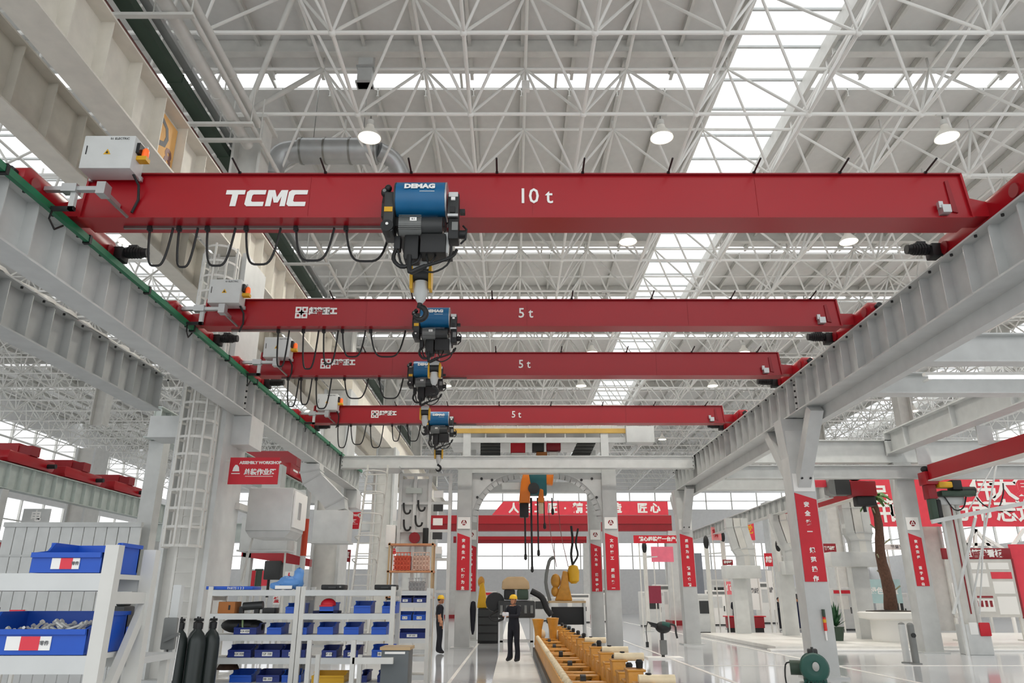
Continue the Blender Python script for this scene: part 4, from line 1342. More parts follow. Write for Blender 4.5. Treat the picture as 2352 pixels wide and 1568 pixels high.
# loose goods on the shelves
gd = thing('cardboard_box', 'brown cardboard box on the rack by the gas cylinders', 'box', (-4.38, 12.06, ZS[4]))
MB().bb(-.13, .13, 0, .28, 0, .17).build('carton', CARD, gd, .01)
MB().bb(.03, .06, -.003, 0, .05, .12).build('hand_hole', INK, gd)
gd = thing('power_tool', 'dark power tool lying beside the cardboard box', 'tool', (-4.0, 12.15, ZS[4]))
MB().cyl((-.15, 0, .1), (.15, 0, .12), .06, 12).build('tool_body', DARK, gd)
MB().bb(.03, .1, -.03, .03, 0, .1).build('grip', BLACK, gd)
MB().bb(-.2, -.14, -.04, .04, 0, .1).build('battery', BLACK, gd)
gd = thing('black_box', 'pair of black trays beside the blue bin on the rack', 'box', (-3.74, 12.1, ZS[4]))
MB().bb(-.1, .09, 0, .25, 0, .08).build('tray_body', BLACK, gd, .006)
gd = thing('black_bundle', 'black tarpaulin bundle on the fourth shelf', 'bundle', (-4.2, 12.3, ZS[3] + .003))
b1 = MB().ball((0, 0, .12), (.32, .13, .12), 18, 10).ball((.22, 0, .1), (.14, .12, .1), 14, 8)
b1.build('bundle_body', BLACK, gd)
MB().cyl((.07, -.12, .02), (.05, -.12, .2), .015, 8).build('green_stick', mat('light_green', (170, 200, 140), .5), gd)
gd = thing('work_hat', 'red cap lying on bins of the adjoining rack', 'cap', (-2.84, 12.15, ZS[4] + .04))
MB().ball((0, 0, .09), (.12, .1, .09), 14, 9).bb(-.1, .1, -.16, -.06, .06, .08).build('cap_shell', SIGNRED, gd)
gd = thing('cap_tray', 'dark blue tray holding the red cap', 'tray', (-2.84, 12.1, ZS[4] - .0))
MB().bb(-.2, .18, -.08, .2, 0, .04).build('tray_body', CLOTHN, gd, .006)
yb = make_bin('amber bin with wire handles on the lower adjoining rack', (-2.72, 11.95, ZS[1]), .48, .4, .14, .1, YELLOW)
tag(yb, group='loose bins')
gd = thing('rag_pile', 'dark rag with brown patches heaped on the low bins', 'cloth', (-4.3, 12.2, ZS[1] + .165))
MB().lathe([(.17, 0), (.14, .06), (.08, .12), (.03, .2)], (0, 0, 0), 12).build('rag_body', mat('dark_brown_cloth', (58, 38, 26), .9, var=.4, scale=9), gd)

# dark gas cylinders
for k, (x, y) in enumerate(((-4.66, 11.15), (-4.42, 11.2), (-4.54, 11.42), (-4.3, 11.4))):
    t = thing('gas_cylinder', 'dark green gas cylinder, ' + ('at the rack corner, with a white chain' if k == 0 else 'second of the cluster, front' if k == 1 else 'third of the cluster, behind' if k == 2 else 'fourth of the cluster, against the rack'), 'gas cylinder', (x, y, 0), 0, 'gas cylinders by the rack')
    MB().lathe([(.115, 0), (.118, .03), (.118, 1.05), (.11, 1.12), (.08, 1.19), (.045, 1.23), (.04, 1.26)], (0, 0, 0), 24).build('cylinder_body', mat('cylinder_paint', (34, 42, 40), .35), t)
    MB().lathe([(.05, 1.25), (.052, 1.33), (.03, 1.35)], (0, 0, 0), 14).build('valve_guard', BLACK, t)
    MB().cyl((-.05, 0, 1.37), (.05, 0, 1.37), .018, 8).cyl((0, 0, 1.33), (0, 0, 1.41), .014, 8).build('valve', BLACK, t)
    if k == 0:
        MB().cyl((.03, -.122, .6), (.05, -.122, 1.2), .006, 6).build('chain', OFFWHITE, t)
# column-mounted grey switch and lever
t = thing('lever_switch', 'grey lever switch box on the ladder column side', 'switch', (-2.52, 5.9, 0))
MB().bb(-.03, .03, -.03, .03, 0, 1.75).build('stand_post', LGREY, t)
MB().bb(-.05, .05, -.07, -.03, 1.3, 1.52).build('switch_box', MIDGREY, t, .01)
MB().beam((-.02, -.08, 1.36), (.09, -.1, 1.41), .02, .02).build('lever', MIDGREY, t)
MB().tube([(0, -.05, 1.3), (.01, -.05, 1.24), (-.02, -.05, 1.21)], .006, 6).build('switch_cable', BLACK, t)
# dark grey cabinet on casters, white frame trolley in front of the racks
t = thing('tool_cabinet', 'dark grey tool cabinet with a pale top edge', 'cabinet', (-1.62, 11.1, 0))
MB().bb(-.19, .19, 0, .45, .1, .98).build('cabinet_body', mat('slate_grey', (98, 104, 106), .5), t, .01)
MB().bb(-.21, .21, -.02, .47, .98, 1.02).build('top_board', TAN, t)
MB().bb(-.14, .14, -.012, 0, .93, .96).build('pale_strip', OFFWHITE, t)
for x in (-.15, .15):
    for y in (.05, .4):
        MB().cyl((x - .02, y, .05), (x + .02, y, .05), .05, 12).build('caster', BLACK, t)
t = thing('white_trolley', 'white steel trolley frame in front of the adjoining rack', 'trolley', (-2.36, 10.9, 0))
for x in (-.4, .2):
    MB().bb(x - .03, x + .03, -.03, .03, .05, 1.12).build('post', WHITE, t)
    MB().bb(x - .03, x + .03, .5, .56, .05, .9).build('post', WHITE, t)
MB().bb(-.4, .2, -.03, .56, .3, .34).build('deck', WHITE, t)
MB().bb(.2, .75, -.03, .03, .82, .9).build('push_bar', WHITE, t)
for x in (-.4, .2):
    for y in (0, .5):
        MB().cyl((x - .02, y, .05), (x + .02, y, .05), .05, 12).build('caster', BLACK, t)
# ================================================================== HIGH-BAY LAMPS
lamp0 = None
lrow = ('first', 'second', 'third', 'fourth', 'fifth', 'sixth', 'seventh', 'eighth')
spots = []
for r_, y in enumerate((17.3, 23.55, 29.8, 36.05, 42.3, 48.55, 57.9, 67.3)):  # last two rows are added lamps, brightening the dim far end
    for c_, x in enumerate((-3.9, 4.1, 11.9)):
        spots.append((x, y, 'white bell lamp glowing under the truss, %s row, %s the skylight' % (lrow[r_], ('far side from', 'just before', 'just beyond')[c_])))
for r_, y in enumerate((23.55, 36.05, 48.55, 61.1)):  # extra lamps added over the side bays to lift the light there
    for c_, x in enumerate((-13.6, 20.0, 27.0)):
        spots.append((x, y, 'added white bell lamp over the %s, %s row' % (('bay behind the ladder column', 'exhibition bay', 'far edge of the exhibition bay')[c_], lrow[r_])))
for (x, y, l) in spots:
    if lamp0 is None:
        lamp0 = thing('high_bay_lamp', l, 'lamp', (x, y, 13.555), 0, 'bell lamps under the roof truss')
        prof = [(.06, .42), (.1, .4), (.12, .3), (.2, .2), (.3, .06), (.32, 0), (.305, .005), (.28, .07), (.18, .19), (.09, .29)]
        MB().lathe(prof, (0, 0, 0), 24).build('bell_shade', LAMPSHADE, lamp0)
        MB().lathe([(.02, -.01), (.27, .02), (.26, .05), (.02, .06)], (0, 0, 0), 24).build('diffuser', LAMPGLOW, lamp0)
        MB().lathe([(.05, .4), (.09, .42), (.09, .56), (.03, .6)], (0, 0, 0), 16).build('ballast_housing', WHITE, lamp0)
        MB().cyl((0, 0, .58), (0, 0, .72), .02, 8).build('hook_rod', STEEL, lamp0)
        MB().bb(-.18, .18, -.05, .05, .7, .74).build('mounting_plate', WHITE, lamp0)
    else:
        copy_tree(lamp0, None, (x, y, 13.555), 0, l)
    ld = bpy.data.lights.new('lamp_light', 'SPOT')
    ld.energy = 900
    ld.color = (1.0, .95, .86)
    ld.spot_size = R(150)
    ld.spot_blend = .6
    ld.shadow_soft_size = .25
    lo = bpy.data.objects.new('lamp_light', ld)
    col.objects.link(lo)
    lo.location = (x, y, 13.5)
sb = thing('sensor_box', 'small white sensor box hanging below a truss node', 'sensor', (.42, 18.9, 13.45 + 2.6))
MB().bb(-.12, .12, -.1, .1, .3, .62).build('casing', OFFWHITE, sb, .02)
MB().cyl((0, 0, .62), (0, 0, 1.0), .02, 8).build('rod', WHITE, sb)

# ================================================================== CENTRE OF THE BAY
# arched portal frames
def portal(label, y, x0, x1, zt=6.62, arch=True):
    t = thing('portal_frame', label, 'frame', ((x0 + x1) / 2, y, 0))
    w = (x1 - x0) / 2
    for s in (-1, 1):
        MB().bb(s * w - .27, s * w + .27, -.25, .25, 0, zt).build('column_leg', GREY, t, .01)
        MB().bb(s * w - .4, s * w + .4, -.38, .38, 0, .04).build('base_plate', GREY, t)
        if not arch:
            continue
        r = 1.8
        xi = s * (w - .27)
        pts = [(xi, zt - .45)]
        for k in range(13):
            a = R(90) * k / 12
            pts.append((xi - s * (r - r * math.cos(a)), zt - .45 - r + r * math.sin(a)))
        MB().prism(pts, 'y', -.07, .07).build('arch_haunch', LGREY, t)
        rim = MB()
        for p, q in zip(pts[1:-1], pts[2:]):
            rim.beam((p[0], 0, p[1]), (q[0], 0, q[1]), .4, .03, up=(0, 1, 0))
        rim.build('arch_flange', GREY, t)
        for (dx, dz) in ((.35, .2), (.2, .9), (.75, .25)):
            MB().cyl((xi - s * dx, -.07, zt - .45 - dz), (xi - s * dx, -.1, zt - .45 - dz), .05, 10).build('bolt', DARK, t)
    MB().bb(-w - .27, w + .27, -.22, .22, zt - .45, zt).build('head_beam', LGREY, t)
    return t
portal('grey arched portal frame under the end beam', 28.4, -1.78, 3.66)
vertical_sign('red vertical sign on the portal leg beside the tool wall', -1.78, 28.12, 1.95, 3.95, .46, '安全生产 预防为主', 4.1)
vertical_sign('red vertical sign on the portal leg opposite the tool wall', 3.66, 28.12, 1.95, 3.95, .46, '文明施工 质量第一', 4.1)
portal('plain grey portal frame standing behind the arched one', 33.8, -1.78, 3.66, arch=False)
vertical_sign('narrow red sign on the second portal frame, tool wall side', -1.78, 33.52, 1.95, 3.95, .44, '团结协作 精益生产', 4.1)
vertical_sign('narrow red sign on the second portal frame, opposite side', 3.66, 33.52, 1.95, 3.95, .44, '以人为本 遵章守纪', 4.1)

# high service platform with yellow edge standing on the portals
pf = thing('service_platform', 'high service platform with a yellow edge beam and dark louvres', 'platform', (1.0, 31.0, 0))
MB().bb(-3.75, 3.5, -2.1, -2.0, 7.86, 8.04).build('edge_beam', OCHRE, pf)
MB().bb(-3.7, 3.5, -2.0, 3.0, 8.06, 8.16).build('deck', LGREY, pf)
MB().bb(-3.7, 3.5, -2.0, -1.9, 7.5, 7.7).build('front_rail', GREY, pf)
for k in range(10):
    MB().bb(-3.65 + k * .79, -3.6 + k * .79, -1.99, -1.93, 7.5, 8.06).build('hanger_post', LGREY, pf)
for x in (-2.78, 2.66):
    for y in (-2.35, 2.55):
        MB().bb(x - .15, x + .15, y + (.3 if y < 0 else 0), y + (.6 if y < 0 else .3), 6.62, 8.06).build('support_post', LGREY, pf)
MB().bb(3.5, 4.6, -2.3, -1.7, 7.45, 8.1).build('side_box', LGREY, pf, .02)
MB().beam((3.3, -1.6, 6.7), (4.0, -1.6, 7.45), .2, .12).build('side_brace', LGREY, pf)
for (xa, xb, sk) in ((-2.35, -1.5, 0), (1.35, 2.15, .45)):
    f = thing_part('louvre_panel', pf, (0, 0, 0))
    MB().prism([(xa, 7.08), (xb, 7.08), (xb + sk, 7.98), (xa + sk, 7.98)], 'y', .5, .55).build('louvre_back', DARK, f)
    for k in range(6):
        z = 7.14 + k * .145
        o = sk * (z - 7.08) / .9
        MB().box(((xa + xb) / 2 + o, .44, z), (xb - xa, .12, .03), M=Matrix.Rotation(R(-35), 3, 'X')).build('louvre_blade', MIDGREY, f)
for k, (x, z, w, h, m, nm) in enumerate(((-.75, 7.65, .62, .42, SIGNRED, 'red_box'), (.1, 7.68, .5, .38, DARK, 'dark_box'), (.75, 7.7, .6, .36, DRED, 'maroon_box'), (.25, 7.24, .45, .46, CARD, 'brown_box'), (-.7, 7.22, .68, .42, OFFWHITE, 'white_box'), (.75, 7.24, .4, .45, OFFWHITE, 'white_box'))):
    MB().bb(x - w / 2, x + w / 2, -.2, .25, z - h / 2, z + h / 2).build(nm, m, pf, .03)
MB().bb(-3.2, 3.2, -.4, .8, 6.9, 6.99).build('lower_deck', GREY, pf)
for k in range(16):
    MB().cyl((-3.6 + k * .47, -2.05, 8.04), (-3.6 + k * .47, -2.05, 9.0), .02, 6).build('guard_post', WHITE, pf)
for z in (8.5, 9.0):
    MB().cyl((-3.65, -2.05, z), (3.5, -2.05, z), .022, 6).build('guard_rail', WHITE, pf)

# balancing hoist in orange and teal with black slings
bh = thing('balancing_hoist', 'orange and teal balancing hoist with long black slings', 'hoist', (.95, 29.6, 5.2))
MB().bb(-.08, .08, -.08, 1.2, 1.3, 1.42).bb(-.08, .08, 1.0, 1.2, 1.3, 1.71).build('suspension', STEEL, bh)
MB().prism([(-.68, .0), (-.25, .0), (-.22, .75), (-.32, 1.35), (-.45, 1.35), (-.6, .8)], 'y', -.25, .25).build('orange_side_frame', ORANGE, bh, .03)
MB().prism([(.05, .05), (.3, .0), (.28, .5), (.15, .55)], 'y', -.25, .2).build('orange_lower_frame', ORANGE, bh, .03)
MB().prism([(.3, .75), (.66, .7), (.7, 1.1), (.5, 1.3), (.35, 1.1)], 'y', -.2, .2).build('orange_bracket', ORANGE, bh, .03)
MB().bb(-.28, .42, -.22, .22, .3, 1.3).build('teal_body', TEAL, bh, .04)
MB().cyl((-.1, -.3, .55), (-.1, .3, .55), .22, 18).build('sheave', DARK, bh)
MB().bb(-.65, -.3, -.15, .15, -.55, .02).build('chain_bag', BLACK, bh, .05)
MB().bb(.1, .3, -.12, .12, -.4, .02).build('cream_motor', CREAMCAST, bh, .04)
MB().bb(-1.35, -.62, -.08, .08, .55, .8).build('pale_arm', LGREY, bh)
for (x, zl, r) in ((-.45, -2.05, .035), (-.2, -2.5, .04), (.05, -1.9, .03), (.3, -.9, .02), (.62, -.35, .025)):
    MB().tube(smooth([(x, -.1, .2), (x + .01, -.1, zl * .5), (x + .02, -.1, zl)]), r, 8).build('sling', BLACK, bh)
    MB().lathe([(.02, 0), (.06, .05), (.05, .2), (.02, .26)], (x + .02, -.1, zl - .1), 10).build('sling_hook', BLACK, bh)
for (x, x2) in ((.45, .75), (.85, 1.2)):
    MB().tube(smooth([(x, -.1, .1), (x + .1, -.12, -1.2), (x2, -.1, -2.4)]), .015, 6).build('air_hose', BROWNP, bh)

# engine on a stand behind the worker
en = thing('engine', 'dark engine with a tan hood on a stand behind the standing worker', 'engine', (.15, 26.6, 0))
MB().bb(-.62, .62, -.45, .45, 1.05, 1.6).build('engine_block', DARK, en, .06)
MB().prism([(-.5, 1.95), (.45, 1.95), (.42, 2.2), (.25, 2.36), (-.3, 2.36), (-.48, 2.22)], 'y', -.4, .4).build('tan_hood', TAN, en, .05)
MB().bb(-.42, -.05, -.43, .3, 1.62, 1.95).build('dark_window', BLACK, en, .05)
MB().bb(.02, .4, -.43, .3, 1.62, 1.95).build('dark_window', DGREEN, en, .05)
MB().lathe([(.08, -.1), (.3, -.08), (.32, .0), (.3, .08), (.08, .1)], (-.72, -.2, 1.55), 18, M=Matrix.Rotation(R(90), 3, 'X')).build('flywheel', BLACK, en)
MB().tube(smooth([(.5, -.3, 1.9), (.85, -.35, 1.7), (1.0, -.35, 1.35), (1.15, -.3, 1.15)]), .1, 12).build('exhaust_pipe', BLACK, en)
MB().bb(1.0, 1.2, -.4, -.15, .88, 1.06).build('filter_box', BLACK, en, .03)
MB().tube(smooth([(-.6, -.4, 1.3), (-.9, -.45, 1.1), (-.7, -.48, .95), (-.4, -.46, 1.05)]), .04, 8).build('coolant_hose', BLACK, en)
for k in range(6):
    MB().cyl((-.5 + k * .2, -.47, 1.2), (-.5 + k * .2, -.47, 1.45), .05, 10).build('injector', MIDGREY, en)
for x in (-.5, .5):
    for y in (-.35, .35):
        MB().bb(x - .05, x + .05, y - .05, y + .05, 0, 1.06).build('stand_leg', GREY, en)
MB().bb(-.55, .55, -.4, .4, .3, .36).build('stand_shelf', GREY, en)

# golden castings on a table
ta = thing('assembly_table', 'pale assembly table carrying the golden casting', 'table', (2.05, 31.2, 0))
MB().bb(-.6, .85, -.4, .4, 1.5, 1.58).build('table_top', TAN, ta)
for x in (-.55, .8):
    for y in (-.35, .35):
        MB().bb(x - .04, x + .04, y - .04, y + .04, 0, 1.5).build('leg', LGREY, ta)
MB().bb(-.5, .78, -.3, .3, .7, 1.35).build('dark_drawers', BLACK, ta, .02)
MB().bb(-.55, .8, -.35, .35, .3, .35).build('lower_shelf', LGREY, ta)
gc = thing('golden_casting', 'tall golden machine casting standing on the assembly table', 'casting', (2.05, 31.2, 1.58))
MB().prism([(-.35, 0), (.35, 0), (.22, .55), (.18, 1.1), (.0, 1.15), (-.12, .6)], 'y', -.2, .2).build('casting_body', GOLD, gc, .05)
MB().ball((-.3, -.05, .75), (.2, .18, .28), 14, 9).build('casting_lobe', GOLD, gc)
MB().ball((-.33, -.05, .35), (.16, .15, .2), 14, 9).build('casting_lobe', GOLD, gc)
MB().lathe([(.1, -.35), (.22, -.25), (.24, .1), (.18, .32), (.08, .36)], (.42, 0, 1.0), 18).build('golden_drum', YELLOW, gc)
MB().tube(smooth([(.4, 0, 1.35), (.35, 0, 1.8), (.42, -.02, 2.3), (.38, 0, 2.9)]), .05, 10).build('hanging_hose', BLACK, gc)
MB().tube(smooth([(.42, 0, 1.4), (.62, 0, 1.75), (.55, 0, 2.2), (.66, 0, 2.8)]), .04, 10).build('hanging_hose', BLACK, gc)
MB().tube(smooth([(-.55, -.1, .0), (-.7, -.1, .7), (-.55, -.1, 1.5), (-.35, -.1, 1.65)]), .07, 10).build('grey_arm', MIDGREY, gc)
gc2 = thing('golden_casting', 'small yellow machine on dark drawers beside the portal leg', 'casting', (-1.2, 31.6, 1.3))
MB().prism([(-.2, 0), (.2, 0), (.15, .5), (.05, 1.0), (-.1, .9)], 'y', -.2, .2).build('casting_body', YELLOW, gc2, .05)
MB().ball((-.05, 0, 1.0), (.14, .14, .22), 12, 8).build('casting_lobe', GOLD, gc2)
dr = thing('drawer_unit', 'black drawer unit below the small yellow machine', 'cabinet', (-1.1, 31.6, 0))
MB().bb(-.25, .55, -.3, .3, 0, 1.3).build('cabinet_body', BLACK, dr, .02)
for k in range(4):
    MB().bb(-.22, .52, -.315, -.3, .1 + k * .3, .34 + k * .3).build('drawer', DARK, dr)
jx = thing('blue_toolbox', 'pale blue crate under the assembly table', 'crate', (2.0, 31.1, .352))
MB().bb(-.3, .3, -.22, .22, 0, .3).build('crate_body', mat('pale_blue_plastic', (150, 176, 196), .5), jx, .02)

# long golden assembly line
al = thing('assembly_line', 'long golden engine assembly line with rollers beside the white walkway', 'machine', (0, 9.0, 0))
L = 16.4
MB().bb(.66, .72, 0, L, 0, .2).build('dark_kerb', DARK, al)
MB().bb(.72, .86, 0, L, 0, .5).build('side_beam', GOLD, al, .02)
MB().bb(.86, 1.42, 0, L, .0, .34).build('trough', GOLD, al)
MB().bb(1.42, 1.54, 0, L, 0, .64).build('back_beam', GOLD, al, .02)
MB().bb(1.56, 1.78, 0, L, 0, .3).build('step_beam', GOLD, al, .02)
rol = MB().cyl((.88, 0, .4), (1.4, 0, .4), .06, 14).mesh('roller', CREAMCAST)
rol2 = MB().prism([(.88, .3), (1.0, .3), (1.04, .46), (1.26, .46), (1.3, .3), (1.4, .3), (1.4, .5), (.88, .5)], 'y', -.09, .09).mesh('saddle_casting', GOLD, .02)
bla = MB().cyl((1.02, 0, .5), (1.1, 0, .5), .085, 14).mesh('black_collar', BLACK)
for k in range(30):
    link('saddle_casting' if k % 3 else 'roller', rol2 if k % 3 else rol, al, (0, .3 + k * .53, 0))
    if k % 5 == 0:
        link('black_collar', bla, al, (0, .45 + k * .53, 0))
knob = MB().ball((.79, 0, .53), (.06, .09, .06), 10, 7).mesh('guide_knob', CREAMCAST)
for k in range(36):
    link('guide_knob', knob, al, (0, .2 + k * .45, 0))
def post_mesh(hh, wv, cap):
    mb = MB()
    mb.prism([(1.42, .5), (1.66, .3), (1.66, hh * .8), (1.60 + wv, hh * .86), (1.60 + wv, hh), (1.41, hh)], 'y', -.16, .14)
    mb.bb(1.40, 1.63 + wv, -.17, .15, hh - .03, hh)
    return mb.mesh('upright_casting', GOLD, .015)
ups = [post_mesh(.74, .02, 0), post_mesh(.84, .0, 0), post_mesh(.69, .05, 0)]
fl = MB().cyl((1.44, 0, 0), (1.86, 0, 0), .055, 12).mesh('machined_flange', CREAMCAST)
cap = MB().lathe([(.04, 0), (.045, .05), (.05, .07), (.03, .1)], (1.55, 0, 0), 12).mesh('black_cap', BLACK)
for k in range(32):
    h = (.74, .84, .69)[k % 3]
    y = .35 + k * .5 + (.0, .12, -.1)[k % 3]
    u = link('upright_casting', ups[k % 3], al, (0, y, 0))
    link('black_cap', cap, u, (0.03, .02, h))
    if k in (0, 4, 7, 13):
        link('machined_flange', fl, u, (0.02, -.0, h + .03))
    MB().ball((1.66, .3, .38), (.09, .12, .1), 9, 6).build('casting_lobe', GOLD, u)
for (x, y, hh) in ((.82, 15.9, 1.05), (1.25, 15.2, 1.1)):
    o = MB().lathe([(.13, .3), (.1, .5), (.12, .75), (.17, hh - .08), (.19, hh), (.1, hh + .01)], (x, y, 0), 14).build('tall_casting', GOLD, al)
    MB().ball((x + .1, y + .12, .6), (.14, .13, .16), 10, 7).build('casting_lobe', CREAMCAST, o)

# ================================================================== PEOPLE
def person(label, loc, rz, armL, armR, cloth, helmet=None, bare=False, hair=True, leg=None, legs_cloth=None, head_turn=0.0, scale=1.0):
    """standing figure facing -y; armL/armR: (elbow, wrist) points"""
    t = thing('person', label, 'person', loc, rz)
    t.scale = (scale, scale, scale)
    J = {'pelvis': (0, 0, .95), 'waist': (0, 0, 1.08), 'chest': (0, .01, 1.28), 'neckb': (0, .01, 1.43), 'neck': (0, 0, 1.5),
         'hipl': (-.095, 0, .88), 'kneel': (-.12, -.015, .5), 'ankl': (-.135, .02, .1), 'toel': (-.15, -.15, .045), 'heell': (-.135, .05, .045),
         'hipr': (.095, 0, .88), 'kneer': (.12, -.015, .5), 'ankr': (.135, .02, .1), 'toer': (.15, -.15, .045), 'heelr': (.135, .05, .045),
         'shl': (-.17, .01, 1.4), 'ell': armL[0], 'wrl': armL[1], 'shr': (.17, .01, 1.4), 'elr': armR[0], 'wrr': armR[1]}
    if leg:
        J.update(leg)
    rad = {'pelvis': (.155, .11), 'waist': (.14, .1), 'chest': (.165, .115), 'neckb': (.09, .075), 'neck': (.055, .055), 'hip': (.095, .095), 'knee': (.068, .07), 'ank': (.06, .062),
           'toe': (.042, .035), 'heel': (.045, .042), 'sh': (.075, .075), 'el': (.052, .052), 'wr': (.036, .036)}
    E = [('pelvis', 'waist'), ('waist', 'chest'), ('chest', 'neckb'), ('neckb', 'neck')]
    for s in 'lr':
        E += [('pelvis', 'hip' + s), ('hip' + s, 'knee' + s), ('knee' + s, 'ank' + s), ('ank' + s, 'toe' + s), ('ank' + s, 'heel' + s),
              ('neckb', 'sh' + s), ('sh' + s, 'el' + s), ('el' + s, 'wr' + s)]
    names = list(J)
    me = bpy.data.meshes.new('skeleton')
    me.from_pydata([J[n] for n in names], [(names.index(a), names.index(b)) for a, b in E], [])
    ob = bpy.data.objects.new('skeleton', me)
    col.objects.link(ob)
    ob.modifiers.new('skin', 'SKIN')
    for i, n in enumerate(names):
        key = n if n in rad else n[:-1]
        me.skin_vertices[0].data[i].radius = (rad[key][0] * 1.13, rad[key][1] * 1.13)
        me.skin_vertices[0].data[i].use_root = (n == 'pelvis')
    sd = ob.modifiers.new('sub', 'SUBSURF')
    sd.levels = sd.render_levels = 2
    bpy.context.view_layer.update()
    em = bpy.data.meshes.new_from_object(ob.evaluated_get(bpy.context.evaluated_depsgraph_get()))
    mb = MB()
    vs = [v.co.copy() for v in em.vertices]
    o = len(mb.v)
    mb.v += [tuple(v) for v in vs]
    wl_, wr_ = Vector(J['wrl']), Vector(J['wrr'])
    el_, er_ = Vector(J['ell']), Vector(J['elr'])
    for p in em.polygons:
        c = p.center
        mi = 0
        if c.z > 1.455 and abs(c.x) < .09:
            mi = 1
        for e, w in ((el_, wl_), (er_, wr_)):
            if (c - w).length < .035:
                mi = 1
            if bare:
                d = (w - e)
                k = (c - e).dot(d) / d.length_squared
                if -.15 < k < 1.2 and (c - (e + d * k)).length < .075:
                    mi = 1
        if c.z < .085:
            mi = 2
        elif c.z < .93 and legs_cloth:
            mi = 3
        mb.f.append(tuple(p.vertices))
        mb.m.append(mi)
    bpy.data.objects.remove(ob, do_unlink=True)
    # head with face
    Rh = Matrix.Rotation(head_turn, 3, 'Z')
    hc = Vector((0, -.015, 1.62))
    def H(p):
        return hc + Rh @ Vector(p)
    mb.ball(hc, (.078, .098, .118), 18, 14, 1, Rh)
    mb.ball(H((0, -.05, -.065)), (.055, .055, .055), 12, 8, 1, Rh)
    mb.add([H((-.014, -.09, -.03)), H((.014, -.09, -.03)), H((0, -.122, -.028)), H((0, -.094, .025))], [(0, 2, 1), (0, 3, 2), (1, 2, 3)], 1)
    for s in (-1, 1):
        mb.ball(H((s * .079, .005, -.005)), (.014, .024, .032), 8, 6, 1, Rh)
        mb.ball(H((s * .031, -.088, .008)), (.013, .008, .008), 8, 6, 2, Rh)
    mb.box(H((0, -.098, -.066)), (.045, .012, .009), 4, 0, Rh)
    # hands: palm, four fingers, thumb
    for (e, w, s) in ((el_, wl_, -1), (er_, wr_, 1)):
        d = (w - e).normalized()
        side = d.cross(Vector((0, 1, 0.3)))
        if side.length < .1:
            side = d.cross(Vector((1, 0, 0)))
        side.normalize()
        nrm = side.cross(d).normalized()
        pc = w + d * .05
        M = Matrix((side, nrm, d)).transposed()
        mb.ball(pc, (.04, .018, .052), 10, 7, 1, M)
        for k, ln in enumerate((.062, .074, .07, .052)):
            b0 = pc + d * .042 + side * (-.03 + k * .02)
            p1 = b0 + d * ln * .55 + nrm * .008
            p2 = b0 + d * ln * .9 + nrm * .03
            mb.tube([b0, p1, p2], .009, 6, 1, True, [.0095, .009, .007])
        tb0 = pc - d * .015 + side * (-.036 * s)
        mb.tube([tb0, tb0 + d * .03 - side * .018 * s + nrm * .01, tb0 + d * .055 - side * .02 * s + nrm * .02], .01, 6, 1, True, [.012, .011, .008])
    mb.build('body', [cloth, SKIN, BLACK, legs_cloth or cloth, DRED], t)
    # collar and belt line of the clothes
    MB().lathe([(.072, 1.43), (.08, 1.445), (.066, 1.475)], (0, .005, 0), 18).build('collar', cloth, t)
    if helmet:
        hm = MB()
        prof = [(.132, .03), (.112, .035), (.112, .05), (.11, .08), (.095, .115), (.06, .142), (.02, .15)]
        hm.lathe(prof, H((0, 0, 0)), 22, 0, Rh)
        hm.prism([(-.08, 0), (.08, 0), (.06, -.055), (0, -.07), (-.06, -.055)], 'z', 0, .01)
        k = len(hm.v) - 10
        for i in range(k, len(hm.v)):
            v = Vector(hm.v[i])
            hm.v[i] = tuple(H((v.x, v.y - .1, v.z + .032)))
        hm.box(H((0, 0, .145)), (.03, .15, .014), 0, 0, Rh)
        hm.build('helmet', helmet, t)
        MB().tube([H((-.085, -.02, .03)), H((-.06, -.05, -.1)), H((.06, -.05, -.1)), H((.085, -.02, .03))], .006, 6).build('chin_strap', BLACK, t)
    if hair:
        hr = MB()
        hr.ball(H((0, .022, .03)), (.083, .09, .1), 16, 10, 0, Rh)
        hr.build('hair', HAIR, t)
    return t
w1 = person('worker in black overalls and yellow helmet holding a tool on the walkway', (.05, 22.3, 0), R(-38), ((-.26, -.12, 1.2), (-.08, -.33, 1.24)), ((.25, -.12, 1.19), (.06, -.34, 1.2)), CLOTH, HELMET, head_turn=R(8))
to = thing('impact_tool', 'pale hand tool held at the chest of the worker on the walkway', 'tool', (-.18, 21.98, 1.2))
MB().bb(-.09, .09, -.04, .04, .0, .1).build('tool_body', CLOTHW, to, .02)
MB().cyl((.0, 0, .0), (-.03, 0, -.12), .025, 10).build('grip', CLOTHW, to)
MB().cyl((-.09, 0, .05), (-.16, 0, .05), .02, 10).build('nozzle', STEEL, to)
person('worker in navy shirt and yellow helmet beside the shelves, seen from the side', (-2.33, 25.5, 0), R(105), ((-.2, .06, 1.14), (-.21, -.03, .9)), ((.2, .06, 1.14), (.21, -.03, .9)), CLOTH, HELMET, bare=True)
jk = thing('black_coat', 'long black coat hanging on the portal leg', 'coat', (-1.4, 28.3, 0))
MB().lathe([(.04, 1.58), (.1, 1.54), (.13, 1.3), (.11, .95), (.08, .6), (.03, .45)], (0, 0, 0), 16, M=Matrix.Diagonal((.85, .6, 1))).build('coat_body', CLOTH, jk)
MB().bb(-.12, .04, -.02, .02, 1.54, 1.58).build('peg', STEEL, jk)
P0 = at(1800, 1435, 46)
person('visitor in black clothes pointing beside two companions', (P0.x - .15, 46, 0), R(40), ((-.27, -.1, 1.16), (-.35, -.32, 1.2)), ((.24, .02, 1.14), (.25, -.08, .9)), CLOTH)
